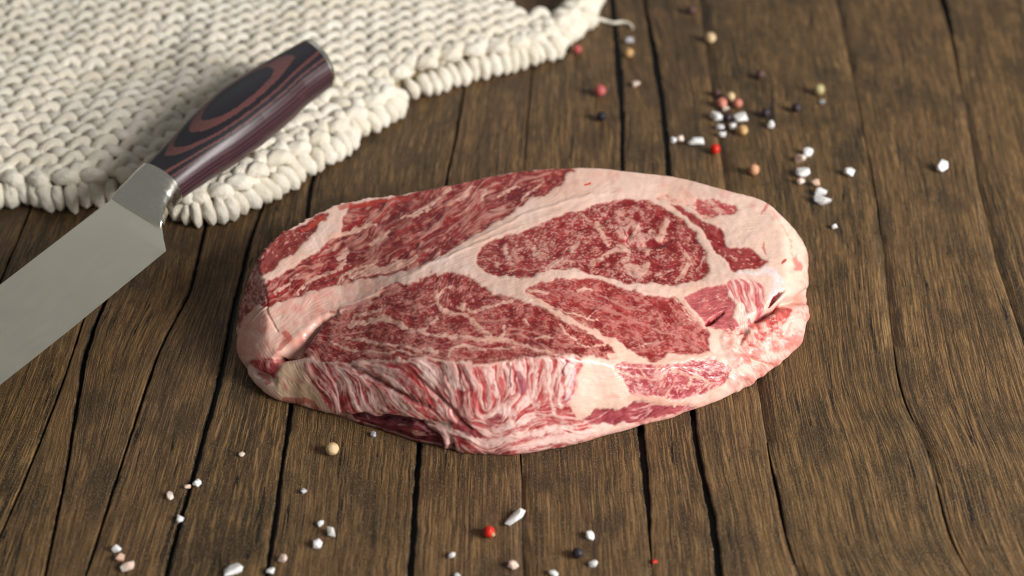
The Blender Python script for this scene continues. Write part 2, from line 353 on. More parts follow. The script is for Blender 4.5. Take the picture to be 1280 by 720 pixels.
def lic(src, half, step=1.4):
    """drag a noise along the fibres: long thin flecks"""
    acc = src.copy(); src = src.astype(np.float32)
    n = int(half / step)
    for sgn in (1, -1):
        x, y = _jj.copy(), _ii.copy(); px = np.full(x.shape, sgn, np.float32); py = np.zeros_like(px); first = True
        for k in range(n):
            i = np.clip(y, 0, HC - 1).astype(np.int32); j = np.clip(x, 0, WC - 1).astype(np.int32)
            vx, vy = FX[i, j], FY[i, j]
            if first: d = np.full(vx.shape, sgn); first = False
            else: d = np.where(vx * px + vy * py < 0, -1.0, 1.0)
            px, py = vx * d, vy * d
            x += step * px; y += step * py
            acc += src[np.clip(y, 0, HC - 1).astype(np.int32), np.clip(x, 0, WC - 1).astype(np.int32)]
    return norm(acc)
L_fine = lic(bn(0.8, 21), 11)          # hair-fine fibres
L_fleck = lic(bn(1.5, 22), 7)          # short flecks
L_vein = lic(bn(2.6, 23), 18)          # longer veins
L_long = lic(bn(2.2, 24), 42)          # streaks
L_wide = lic(bn(5.0, 25), 40)
N_blob = bn(7, 26); N_big = bn(22, 27); N_mid = bn(4, 28)
_rg = 0.30 * bn(1.7, 33) + 0.16 * bn(0.9, 34)
R_vein = -np.abs(lic(bn(6.0, 29), 8)) + _rg + 0.2 * N_blob; R_vein2 = -np.abs(lic(bn(4.2, 30), 6)) + _rg + 0.25 * N_blob; R_web = -np.abs(bn(5.5, 31)) + _rg
T_fleck = lic(bn(0.95, 37), 2) + 0.3 * N_mid
L_fs = lic(bn(1.4, 38), 30)
S_fleck = lic(bn(1.35, 35), 3) + 0.35 * N_mid + 0.25 * bn(0.8, 36)
def cover(f, m, frac, soft=0.22):
    """threshold so that a share of the masked area is fat"""
    q = np.quantile(f[m > 0.5], 1 - frac); return np.clip((f - q) / soft * 0.5 + 0.5, 0, 1)

OUT = [(296, 412), (299, 380), (308, 345), (320, 320), (338, 302), (375, 278), (400, 262), (428, 253), (500, 242), (560, 231), (650, 214), (715, 208), (790, 213), (850, 221), (915, 236), (968, 247), (990, 262), (1006, 300), (1012, 345), (1012, 392), (998, 430), (968, 462), (930, 487), (880, 512), (800, 540), (700, 566), (620, 577), (550, 565), (470, 545), (370, 512), (325, 485), (300, 445)]
MUS = {   # name: (outline, dark red, light red, marbling recipe)
 'eye_muscle': [(596, 326), (598, 316), (608, 306), (630, 297), (660, 287), (695, 272), (730, 262), (755, 254), (785, 250), (812, 253), (838, 264), (858, 281), (873, 301), (881, 318), (885, 334), (884, 346), (872, 354), (845, 356), (815, 355), (790, 354), (762, 349), (735, 342), (715, 338), (690, 338), (660, 346), (630, 345), (610, 341), (600, 335)],
 'long_muscle': [(327, 362), (338, 350), (365, 336), (391, 319), (412, 303), (426, 289), (433, 266), (440, 256), (470, 248), (520, 240), (570, 228), (640, 216), (700, 209), (718, 211), (708, 222), (696, 234), (676, 246), (655, 257), (630, 271), (603, 287), (580, 303), (558, 317), (530, 331), (500, 340), (459, 349), (420, 356), (395, 364), (372, 372), (350, 378), (335, 384), (322, 380)],
 'corner_muscle': [(321, 324), (337, 304), (352, 292), (372, 282), (395, 270), (412, 266), (398, 281), (391, 292), (374, 311), (352, 326), (342, 338), (328, 345), (323, 338)],
 'blade_muscle': [(377, 436), (386, 422), (396, 407), (412, 395), (440, 386), (468, 374), (480, 362), (492, 354), (512, 357), (528, 349), (545, 343), (570, 343), (588, 347), (600, 359), (618, 367), (637, 372), (665, 382), (690, 392), (710, 405), (736, 417), (762, 432), (772, 442), (766, 452), (748, 449), (732, 447), (705, 446), (676, 446), (640, 450), (600, 455), (560, 449), (530, 446), (495, 450), (459, 452), (412, 453), (392, 448), (380, 446)],
 'fan_muscle': [(659, 368), (663, 358), (680, 353), (700, 350), (727, 348), (752, 351), (775, 360), (804, 369), (832, 374), (846, 372), (856, 384), (868, 397), (881, 410), (888, 420), (887, 434), (884, 442), (860, 443), (841, 442), (826, 450), (815, 451), (802, 446), (789, 438), (774, 427), (752, 419), (730, 407), (709, 396), (690, 386), (673, 376)],
 'cut_muscle': [(855, 371), (870, 365), (886, 359), (907, 356), (913, 370), (919, 384), (917, 397), (925, 409), (912, 413), (898, 411), (885, 408), (875, 397), (864, 384)],
 'striped_muscle': [(909, 355), (922, 351), (939, 350), (950, 357), (955, 370), (954, 388), (948, 401), (937, 410), (930, 398), (924, 384), (916, 370)],
 'crescent_muscle': [(838, 257), (850, 261), (866, 268), (882, 279), (897, 287), (906, 298), (912, 310), (924, 311), (936, 309), (946, 317), (952, 326), (960, 331), (950, 334), (938, 335), (924, 340), (912, 340), (910, 327), (902, 321), (893, 316), (882, 297), (867, 281), (852, 269)],
 'upper_muscle': [(822, 247), (836, 247), (848, 250), (875, 251), (895, 252), (914, 255), (925, 263), (918, 268), (901, 269), (888, 273), (878, 271), (866, 262), (848, 256), (832, 252)],
 'torn_muscle': [(926, 414), (938, 404), (950, 396), (968, 388), (985, 380), (993, 383), (990, 394), (975, 410), (960, 420), (945, 430), (936, 430), (930, 423)],
 'front_muscle': [(768, 458), (785, 454), (802, 455), (820, 453), (842, 457), (870, 452), (893, 450), (907, 456), (914, 464), (905, 478), (880, 491), (860, 498), (840, 501), (824, 497), (800, 496), (788, 492), (783, 481), (775, 470)],
 'lower_muscle': [(728, 523), (740, 513), (762, 511), (781, 508), (800, 501), (818, 503), (847, 506), (868, 507), (862, 515), (846, 523), (812, 532), (781, 530), (755, 530), (738, 530)],
 'front_strip': [(383, 452), (412, 455), (459, 454), (500, 452), (530, 448), (560, 452), (600, 457), (640, 452), (680, 448), (712, 447), (727, 452), (722, 470), (718, 486), (712, 508), (722, 522), (735, 527), (740, 545), (700, 566), (640, 574), (600, 574), (575, 560), (566, 545), (560, 527), (520, 524), (470, 519), (425, 517), (405, 500), (392, 480), (385, 465)],
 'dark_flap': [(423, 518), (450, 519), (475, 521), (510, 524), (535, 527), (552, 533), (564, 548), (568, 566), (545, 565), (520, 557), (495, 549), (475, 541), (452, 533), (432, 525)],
 'corner_knob': [(311, 455), (322, 449), (338, 446), (352, 450), (350, 458), (342, 470), (335, 473), (325, 464)],
 'left_edge': [(296, 405), (300, 380), (308, 350), (318, 324), (323, 328), (328, 350), (334, 368), (322, 384), (310, 396), (302, 408)],
}
M = {k: region(v, soft=1.5, wob=1.3, ragged=(0.9 if k in ('blade_muscle', 'front_strip', 'upper_muscle', 'torn_muscle', 'left_edge') else 0.5)) for k, v in MUS.items()}
M['front_strip'] *= 1 - np.maximum(M['dark_flap'], M['blade_muscle'])
FAT = np.ones((HC, WC)); COL = np.zeros((HC, WC, 3)); HGT = np.zeros((HC, WC)); WET = np.full((HC, WC), 0.34)
def paint(mask, col):
    global COL
    COL = COL * (1 - mask[..., None]) + lin(col) * mask[..., None]
in0 = blur(np.clip(sum(M[k] for k in M), 0, 1), 9)
# fat: warm cream with pink and ivory drifts
fatc = lin((220, 185, 169)) + (N_big * 0.022)[..., None] * np.array([0.6, 1, 1.1]) + (L_wide * 0.010 + N_mid * 0.006 + L_fine * 0.006)[..., None]
COL = np.clip(fatc, 0.02, 0.9)
paint(region([(290, 430), (298, 395), (330, 385), (365, 370), (420, 356), (460, 350), (488, 352), (460, 376), (410, 395), (385, 422), (352, 452), (320, 455), (300, 450)], 2, 1, 9) * (0.42 + 0.16 * N_blob).clip(0, 1), (222, 150, 135))
paint(region([(930, 395), (1015, 370), (1012, 420), (960, 470), (925, 490), (900, 500), (925, 440)], 2, 1, 9) * 0.45, (238, 170, 160))
paint(region([(905, 250), (1010, 250), (1012, 350), (960, 340), (905, 285)], 2, 1, 9) * 0.5, (228, 197, 178))
paint(region([(722, 455), (745, 447), (790, 490), (740, 512), (715, 512)], 2, 1, 8) * 0.5, (230, 194, 176))
paint(region([(345, 455), (380, 460), (395, 490), (402, 508), (370, 505), (345, 490)], 2, 1, 5) * 0.55, (204, 172, 128))
paint(region([(905, 415), (950, 398), (1005, 380), (1010, 410), (965, 465), (925, 485), (915, 455)], 2, 1, 7) * np.clip(0.35 + 0.3 * N_blob + 0.22 * S_fleck, 0, 0.85), (206, 118, 108))
paint(in0 * np.clip(0.16 + 0.20 * N_big + 0.12 * N_mid + 0.1 * L_vein, 0, 0.5), (214, 150, 134))
# red juice stains over the fat
stain = np.clip(N_blob * 0.5 + 0.35 * L_vein - 0.35, 0, 1)
for pl, k in (([(300, 400), (350, 388), (400, 385), (420, 396), (385, 425), (352, 452), (310, 450)], 0.75), ([(310, 470), (350, 465), (420, 500), (420, 518), (370, 508), (330, 488)], 0.9), ([(930, 400), (1005, 385), (1000, 420), (950, 465), (925, 440)], 1.0),
              ([(640, 256), (760, 215), (900, 235), (960, 255), (900, 262), (760, 248), (660, 285)], 0.45), ([(940, 250), (1008, 280), (1010, 350), (960, 345)], 0.45), ([(740, 452), (790, 480), (790, 500), (760, 505)], 0.5)):
    paint(region(pl, 2, 1, 6) * blur(stain, 2.0) * k * 0.6, (196, 96, 86))
# --- muscle colours and marbling
CH = {}
def muscle(name, dark, light, fats, fatcol=(224, 174, 156), tone=0.0, pink=0.10):
    """fats: list of (field, share, softness, strength)"""
    global COL, FAT
    m = M[name]
    pk = np.clip(0.5 + 0.25 * N_mid + 0.3 * N_blob + 0.15 * L_fine, 0, 1)[..., None] * pink
    v = np.clip(0.5 + 0.20 * L_fine + 0.11 * N_blob + 0.10 * L_wide + 0.08 * N_mid + tone, 0, 1)[..., None]
    mc = lin(dark) * (1 - v) + lin(light) * v; mc = mc * (1 - pk) + lin((198, 132, 122)) * pk
    f = np.zeros((HC, WC))
    for fld, share, soft, st in fats: f = np.maximum(f, cover(fld, m, share, soft) * st)
    fcv = lin(fatcol) + (N_big * 0.02 + L_fine * 0.012)[..., None]
    f = np.clip(f, 0, 1)
    c = mc * (1 - f[..., None]) + fcv * f[..., None]
    COL = COL * (1 - m[..., None]) + np.clip(c, 0.004, 1) * m[..., None]
    FAT = FAT * (1 - m) + f * m
    CH[name] = f
muscle('eye_muscle', (108, 26, 29), (154, 48, 48), [(T_fleck + 0.3 * N_blob, 0.10, 0.6, 0.66), (S_fleck + 0.3 * N_blob, 0.10, 0.9, 0.55), (R_vein + 0.35 * N_big, 0.09, 0.45, 0.66)], (214, 164, 148))
muscle('long_muscle', (102, 27, 29), (158, 46, 43), [(L_long + 0.3 * N_blob, 0.13, 0.9, 0.6), (L_vein + 0.6 * N_blob + 0.3 * S_fleck, 0.11, 0.9, 0.68), (S_fleck, 0.08, 0.9, 0.48)], (212, 154, 138))
muscle('corner_muscle', (104, 36, 36), (142, 52, 47), [(S_fleck, 0.07, 0.6, 0.45)], pink=0.12)
muscle('blade_muscle', (106, 25, 27), (156, 45, 43), [(T_fleck + 0.3 * N_blob, 0.09, 0.7, 0.6), (R_vein2, 0.08, 0.5, 0.56), (S_fleck + 0.4 * L_fleck + 0.3 * N_blob, 0.12, 0.9, 0.54), (L_long + 0.35 * N_blob + 0.25 * S_fleck, 0.12, 0.9, 0.62)], (214, 152, 138))
muscle('fan_muscle', (120, 34, 35), (164, 57, 54), [(L_long + 0.2 * N_blob + 0.4 * S_fleck, 0.18, 0.8, 0.52), (R_vein2, 0.14, 0.5, 0.5), (S_fleck, 0.16, 0.7, 0.5)], (208, 146, 134), pink=0.12)
muscle('cut_muscle', (150, 66, 70), (192, 100, 100), [(S_fleck, 0.06, 0.6, 0.4)])
muscle('striped_muscle', (176, 76, 82), (206, 116, 116), [(L_long + 0.5 * L_wide, 0.38, 0.9, 0.85)], (236, 196, 182), pink=0.4)
muscle('crescent_muscle', (116, 26, 30), (150, 46, 46), [(S_fleck, 0.07, 0.6, 0.5)], pink=0.12)
muscle('upper_muscle', (158, 56, 60), (192, 96, 92), [(N_blob + 0.5 * S_fleck, 0.36, 0.8, 0.9), (S_fleck, 0.1, 0.5, 0.6)], (228, 184, 166), pink=0.4)
muscle('torn_muscle', (162, 54, 50), (206, 104, 94), [(N_mid + 0.4 * N_blob + 0.4 * S_fleck, 0.3, 0.9, 0.75)], (230, 168, 152), pink=0.4)
muscle('front_muscle', (146, 48, 58), (186, 82, 87), [(R_vein2, 0.17, 0.35, 0.7), (S_fleck + 0.3 * L_vein, 0.13, 0.7, 0.6)], (228, 180, 174), pink=0.35)
muscle('lower_muscle', (132, 48, 58), (170, 76, 82), [(L_long + 0.2 * S_fleck, 0.14, 0.6, 0.65)], (224, 176, 170))
muscle('front_strip', (150, 44, 48), (198, 86, 86), [(L_fs + 0.55 * L_long + 0.45 * L_wide + 0.15 * S_fleck, 0.40, 1.0, 0.84), (L_vein, 0.12, 0.6, 0.65)], (234, 188, 178), pink=0.22)
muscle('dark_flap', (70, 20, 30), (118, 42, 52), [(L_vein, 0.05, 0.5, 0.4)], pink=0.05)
muscle('corner_knob', (140, 44, 52), (190, 92, 92), [(N_mid, 0.15, 0.7, 0.5)])
muscle('left_edge', (126, 56, 58), (170, 92, 90), [(S_fleck + 0.4 * N_blob, 0.30, 0.7, 0.7), (R_web, 0.15, 0.3, 0.6)], (216, 176, 168), pink=0.3)
# --- seams of fat that cross the muscles, rows (px, py, half width)
def seam(pts, col=(218, 168, 150), k=0.95, soft=1.2, rag=0.6):
    global COL, FAT
    m = stroke(pts, soft + 0.5, 1.1, rag=rag) * k * np.clip(1.05 + 0.22 * N_mid + 0.18 * S_fleck, 0.25, 1); fc = lin(col) + (N_big * 0.018 + L_fine * 0.018 + N_mid * 0.012)[..., None]
    COL = COL * (1 - m[..., None]) + np.clip(fc, 0, 1) * m[..., None]; FAT = np.maximum(FAT, m)
SEAMS = [[(546, 366, 2), (549, 380, 3.2), (554, 389, 3), (570, 392, 2.4), (588, 398, 3), (595, 408, 4), (609, 419, 4), (624, 423, 3), (631, 416, 3), (632, 408, 2.4)],
 [(549, 372, 2), (556, 362, 1.6), (566, 358, 1)], [(578, 377, 3), (577, 384, 3), (584, 388, 2), (594, 391, 2.4), (606, 386, 2), (620, 382, 1.4), (640, 377, 1.2)],
 [(520, 414, 1.2), (545, 417, 1.8), (570, 422, 2), (605, 426, 2.6), (632, 427, 2.4), (655, 431, 1.8), (676, 438, 2), (696, 443, 1.4)], [(560, 444, 1.4), (566, 435, 1.6), (590, 436, 1.8), (610, 438, 1.4), (640, 434, 1.2), (660, 433, 1)],
 [(436, 408, 3), (460, 402, 3.6), (480, 398, 3), (500, 405, 4), (512, 414, 2.4), (530, 410, 1.6), (546, 396, 1.6)], [(440, 402, 2.4), (456, 392, 1.6), (476, 390, 1.4)], [(430, 420, 2), (450, 424, 2), (480, 430, 1.4), (520, 436, 2), (548, 440, 2.2)], [(410, 425, 1.4), (440, 438, 1.6), (480, 440, 1.6), (520, 442, 1.4)],
 [(744, 386, .6), (735, 400, .8), (728, 408, 1)], [(700, 405, .8), (705, 416, 1), (716, 424, 1), (726, 431, .8), (742, 432, 1), (756, 430, 1)], [(670, 422, .8), (680, 420, 1.2), (690, 424, 1)], [(654, 400, 1.8), (658, 406, 1)],
 [(660, 370, 3), (676, 379, 2.6), (690, 389, 2.2), (708, 399, 2.6), (729, 410, 2.6), (751, 421, 2.6), (770, 432, 3)], [(662, 365, 2), (672, 363, 1.6), (684, 366, 1)], [(722, 365, 1), (732, 362, 2.4), (742, 366, 1)], [(672, 376, 1), (700, 388, 1.2), (728, 396, 1), (748, 402, .8)],
 [(852, 378, 1.2), (860, 390, 1.4), (870, 400, 1.6), (882, 409, 2)], [(846, 376, .8), (858, 394, 1), (864, 402, .8)], [(896, 372, .6), (908, 376, .8)],
 [(770, 463, 1.6), (782, 468, 1.6), (800, 471, 1.4), (820, 472, 1.8), (826, 466, 1.8), (836, 462, 1.2), (852, 468, 1.4), (872, 472, 1.6), (890, 478, 1.4)], [(826, 470, 1.4), (822, 462, 1.4), (815, 456, 1.2)], [(830, 474, 1.6), (826, 484, 1.2)], [(848, 472, 1.4), (840, 484, 1.2), (830, 497, 1.4)], [(866, 470, 1.2), (858, 482, 1)], [(884, 478, 1.4), (874, 490, 1.2)], [(800, 462, 1), (806, 470, 1)],
 [(788, 498, 4), (800, 497, 4), (815, 500, 4), (835, 503, 4.4), (850, 505, 2.4), (864, 505, 2), (880, 503, 1.6)], [(822, 455, 4), (836, 450, 4), (852, 447, 4), (872, 445, 3.6), (890, 443, 3.4)],
 [(786, 436, .8), (800, 432, .8), (818, 428, .8)], [(800, 362, 1), (812, 366, 1)], [(420, 355, 2), (440, 340, 2), (470, 330, 1.6)], [(404, 345, 2.4), (420, 338, 2.6), (430, 326, 2)], [(424, 322, 4), (436, 314, 3)], [(408, 300, 3), (420, 294, 4), (436, 290, 3), (450, 284, 2.4), (470, 280, 1.6)], [(444, 289, 2.4), (452, 283, 3), (462, 277, 1.2)], [(466, 305, 3), (478, 298, 3), (486, 290, 1.6)], [(502, 275, 2), (516, 268, 2.6), (530, 262, 1.6)], [(534, 262, 2.8), (550, 248, 3), (564, 236, 2)], [(572, 250, 2.4), (582, 240, 2.6), (592, 232, 1.8)], [(622, 247, 2), (634, 240, 2.2), (646, 233, 1.4)], [(600, 250, 2), (606, 238, 1.8)], [(440, 346, 4), (470, 338, 5), (500, 331, 5), (520, 322, 3)], [(652, 250, 1.6), (668, 238, 1.8), (680, 226, 1.2)], [(372, 366, 2), (388, 352, 2.4), (402, 345, 2)], [(344, 368, 1.6), (366, 350, 1.8), (384, 336, 1.4)]]
for p in SEAMS: seam(p)
seam([(766, 430, 2), (778, 439, 6), (792, 446, 4), (810, 450, 1.5)], (226, 184, 164)); seam([(764, 446, 4), (772, 448, 6), (782, 449, 4), (800, 451, 2)], (226, 184, 164))
# ribeye: the torn white web on its right half
for p in ([(790, 300, 1.6), (794, 288, 1.4), (800, 280, 1.8)], [(812, 290, 3), (824, 297, 4), (830, 283, 4), (838, 272, 1.6)], [(740, 328, 3), (752, 322, 3), (764, 312, 3), (776, 309, 3), (786, 316, 2.4), (778, 328, 3)], [(786, 334, 7), (800, 338, 6), (808, 330, 3)], [(856, 318, 2), (862, 330, 3), (854, 342, 2.4), (846, 352, 2)], [(744, 280, 2.4), (752, 292, 2.4), (758, 302, 2)], [(714, 312, 3), (724, 306, 2.6)], [(668, 310, 2), (670, 318, 2.4)], [(700, 322, 3), (690, 332, 2.6), (684, 338, 3)], [(632, 304, 1.6), (630, 316, 1.8), (640, 330, 2)], [(612, 324, 1.6), (622, 330, 1.8)], [(726, 265, 1.6), (732, 275, 1.4)], [(748, 284, 2.6), (756, 286, 2)], [(820, 346, 2), (840, 340, 1.4)], [(880, 322, 1.6), (872, 336, 1.2)]): seam(p, (220, 176, 158), 0.66)
# front: broad fat streaks on the cut side
for p in ([(556, 455, 4), (560, 466, 5), (570, 478, 5), (578, 486, 3)], [(524, 454, 6), (540, 462, 7), (552, 476, 3)], [(534, 470, 5), (546, 482, 3)], [(610, 458, 4), (616, 476, 4), (622, 494, 3)], [(628, 456, 5), (636, 470, 4), (642, 490, 3)], [(650, 455, 3.4), (652, 470, 3)], [(666, 452, 4), (670, 470, 3), (668, 492, 2.6)], [(684, 452, 4), (684, 474, 2.4), (690, 500, 2.4), (692, 518, 2)], [(700, 452, 3), (698, 476, 2.4), (702, 510, 2.2)], [(716, 452, 5), (710, 472, 4), (708, 492, 3)], [(424, 458, 2), (436, 478, 3), (444, 500, 2.4), (452, 514, 2)], [(440, 456, 4), (462, 470, 4), (478, 478, 2.4)], [(486, 486, 2), (500, 504, 3), (512, 520, 2)], [(460, 490, 2), (470, 504, 2.4), (484, 518, 2)], [(470, 460, 5), (490, 472, 5), (504, 488, 2)], [(545, 500, 2), (556, 518, 2)], [(610, 520, 5), (628, 512, 6), (640, 520, 6), (636, 534, 4)], [(604, 540, 3), (626, 536, 5), (650, 528, 4), (668, 520, 3)], [(590, 550, 2.4), (620, 552, 4), (650, 545, 4), (690, 538, 4), (720, 534, 3)], [(640, 562, 3), (680, 552, 4), (720, 545, 5), (756, 537, 4)], [(566, 540, 3), (590, 548, 3), (606, 556, 3)], [(650, 506, 7), (664, 500, 6), (672, 510, 4)]): seam(p, (238, 198, 188), 0.86, 2.2)
seam([(700, 560, 3), (750, 546, 4), (800, 534, 5), (850, 519, 5), (900, 500, 5)], (232, 172, 158), 0.9, 3)
seam([(533, 529, 4), (545, 533, 6), (556, 544, 7), (560, 556, 5), (553, 562, 2)], (226, 176, 168))
seam([(512, 528, 1.5), (525, 536, 1.2), (541, 546, 1.5)], (196, 128, 132), 0.6)
# blue-white tendon and the thin silver lines on the right
seam([(918, 345, 1), (930, 342, 2), (945, 340, 2.6), (960, 340, 4), (970, 345, 5), (972, 355, 5), (967, 366, 4), (962, 374, 2)], (226, 208, 208), 0.8, 4)
seam([(927, 384, 4), (931, 398, 4), (934, 410, 2)], (236, 200, 186), 0.9)
seam([(962, 254, .8), (972, 276, 1), (984, 302, 1), (990, 320, .7)], (222, 140, 116), 0.6)
seam([(716, 463, 1.6), (713, 480, 1.4), (708, 500, 1.2)], (200, 180, 196), 0.8)
def red(pts, col, k=1.0, soft=1.4):
    global FAT, COL
    m = stroke(pts, soft, 1.4) * k; COL = COL * (1 - m[..., None]) + lin(col) * m[..., None]; FAT = FAT * (1 - m)
red([(731, 232, 1.6), (736, 231.5, 2)], (206, 44, 36)); red([(994, 322, 2.5), (997, 330, 4), (993, 335, 2)], (196, 96, 90), 0.75, 3); red([(978, 328, 2), (982, 326, 1)], (170, 60, 60))
red([(948, 268, 1), (954, 262, 2), (961, 256, 1.4)], (196, 110, 104), 0.8); red([(955, 304, 1), (954, 312, 2), (956, 320, 1)], (196, 106, 98), 0.8)
red([(786, 292, 1), (784, 300, 2.2), (790, 306, 1)], (150, 50, 50)); red([(812, 302, 2), (817, 308, 2.4)], (120, 36, 38)); red([(836, 302, 1.6), (842, 296, 1)], (122, 42, 44)); red([(746, 326, 1), (748, 330, 1.6)], (176, 50, 48))
red([(883, 405.5, 1), (890, 402, 2.2), (898, 397, 2.2), (903, 391, 1)], (116, 18, 24)); red([(961, 381, 1.4), (969, 374, 2.4), (978, 366, 1)], (120, 24, 26)); red([(948, 398, 3), (958, 391, 4), (970, 387, 3.4), (984, 381, 2)], (140, 38, 36), 0.8)
red([(348, 448, 2), (360, 446, 3), (376, 445, 3)], (88, 24, 24), 0.9); red([(356, 418, 4), (362, 424, 3), (352, 434, 3)], (178, 70, 64), 0.6); red([(374, 438, 3), (384, 428, 3), (394, 416, 2)], (92, 28, 26), 0.9)
red([(414, 390, 1.4), (440, 384, 2), (466, 374, 1.4)], (140, 44, 44), 0.6); red([(440, 458, 1), (474, 478, 1.4), (505, 496, 1.4), (532, 508, 1)], (126, 34, 38), 0.85); red([(545, 490, 1), (560, 505, 1.4), (574, 522, 1.4), (588, 537, 1)], (140, 36, 40), 0.85)
red([(640, 458, 1.4), (636, 470, 1.2), (640, 482, 1)], (110, 40, 56), 0.8); red([(650, 470, 5), (655, 484, 5), (652, 492, 3)], (150, 70, 84), 0.8); red([(707, 454, 1.4), (704, 470, 1)], (96, 50, 74), 0.8)
red([(612, 528, 5), (622, 522, 4)], (140, 54, 66), 0.7); red([(578, 532, 6), (590, 542, 5), (600, 545, 4)], (130, 52, 60), 0.8); red([(330, 364, .8), (333, 376, .8), (338, 392, .8), (346, 412, .8)], (196, 118, 104), 0.6)
red([(424, 261, 3), (440, 257, 3), (470, 252, 3), (510, 246, 2)], (176, 62, 50), 0.7); red([(378, 287, 3), (392, 280, 3), (406, 273, 3)], (182, 70, 54), 0.8); red([(324, 470, 3), (334, 478, 2)], (160, 50, 52), .7); red([(356, 500, 3), (376, 502, 4), (396, 508, 3)], (170, 70, 66), .7)
# --- relief, metres along the surface normal
in_m = np.clip(sum(M[k] for k in M if k not in ('front_strip',)), 0, 1)
HGT += 0.00010 * blur(FAT, 2.0) + 0.000022 * L_fine + 0.00003 * L_fleck * in_m + 0.00004 * L_vein * M['front_strip'] + 0.00005 * L_long * M['front_strip'] + 0.000025 * N_mid + 0.00004 * N_blob
HGT += 0.00003 * L_long * np.maximum(M['long_muscle'], M['fan_muscle']) + 0.0003 * blur(1 - in_m, 4) + 0.0003 * np.maximum(N_blob, -1) * region([(925, 395), (1010, 370), (1010, 420), (960, 470), (915, 490), (890, 450)], 1, 1, 6)
for g in ([(592, 302, 1.6, .7), (640, 277, 1.6, .9), (690, 258, 1.6, .9), (740, 246, 1.8, .8), (790, 242, 2, .4)], [(470, 368, 2, .5), (520, 340, 2, .8), (560, 322, 1.6, .9), (600, 305, 1.4, .8), (650, 284, 1.4, .5)], [(400, 400, 2.5, 1.2), (430, 386, 2.5, 1.3), (466, 370, 2, .7)]):
    HGT += 0.00028 * groove(g)
for dp, g in ((.0052, [(350, 449, 3, .9), (364, 440, 4, 1), (378, 430, 4, 1), (392, 412, 3, .8), (404, 400, 2.4, .4), (420, 391, 2, .15)]), (.003, [(346, 449, 3, .8), (364, 446, 3.5, 1), (382, 443, 2.5, .5)]), (.0045, [(946, 398, 3, .8), (960, 390, 3.4, 1), (975, 384, 3.4, 1), (996, 375, 5, 1.25), (1014, 371, 5, 1.5)]),
               (.0022, [(883, 405.5, 1.4, .6), (891, 401, 1.8, 1), (903, 391, 1.4, .5)]), (.002, [(960, 381, 2, .8), (969, 374, 2, 1), (979, 364, 1.6, .4)]), (.0011, [(436, 455, 2, .5), (474, 477, 2.4, 1), (504, 494, 2.4, 1), (534, 508, 2, .5)]), (.0011, [(520, 470, 2, .4), (552, 498, 2, 1), (571, 521, 2.4, 1), (588, 537, 2, .7)]),
               (.002, [(415, 519, 3, .4), (440, 521, 3.5, .9), (480, 525, 3.5, 1), (530, 529, 3, .9), (560, 532, 3, .5)]), (.0012, [(786, 292, 2, .6), (790, 304, 3, 1), (815, 306, 3, 1), (838, 300, 2, .5)]), (.002, [(312, 458, 3, .8), (325, 470, 4, 1), (342, 474, 3, .8)]), (.0004, [(332, 364, 1.2, 1), (336, 390, 1.2, 1), (348, 414, 1.2, 1)]), (.0015, [(905, 412, 2, .4), (922, 414, 2, 1), (932, 412, 2, .8), (926, 428, 2, .6)]), (.0012, [(930, 440, 2, .3), (945, 452, 2, 1), (962, 456, 2, .6)]), (.0012, [(962, 415, 2, .5), (980, 418, 2.4, 1), (990, 402, 2, .6)])):
    HGT -= dp * groove(g)
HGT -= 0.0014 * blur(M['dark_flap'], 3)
HGT += 0.0016 * blur(stroke([(533, 529, 3), (545, 533, 4), (556, 546, 5), (556, 560, 4)]), 3)
WET += 0.08 * region([(925, 395), (1010, 370), (1010, 420), (960, 470), (915, 490), (890, 450)], 1, 1, 6) + 0.06 * bn(3, 61) - 0.05 * in_m - 0.16 * M['dark_flap'] - 0.10 * region([(392, 408), (430, 388), (470, 368), (420, 396), (396, 416)], 1, 1, 2)
COL = np.clip(COL, 0.004, 0.85)
LAB = np.zeros((HC, WC), np.int8); NAMES = list(MUS)
for q, k in enumerate(NAMES): LAB[M[k] > 0.5] = q + 1
def bil(a, px, py):
    x = np.clip((px - X0) * SC2 - 0.5, 0, WC - 1.001); y = np.clip((py - Y0S) * SC2 - 0.5, 0, HC - 1.001)
    i = y.astype(int); j = x.astype(int); fy = y - i; fx = x - j
    if a.ndim == 3: fy = fy[..., None]; fx = fx[..., None]
    return (a[i, j] * (1 - fx) + a[i, j + 1] * fx) * (1 - fy) + (a[i + 1, j] * (1 - fx) + a[i + 1, j + 1] * fx) * fy
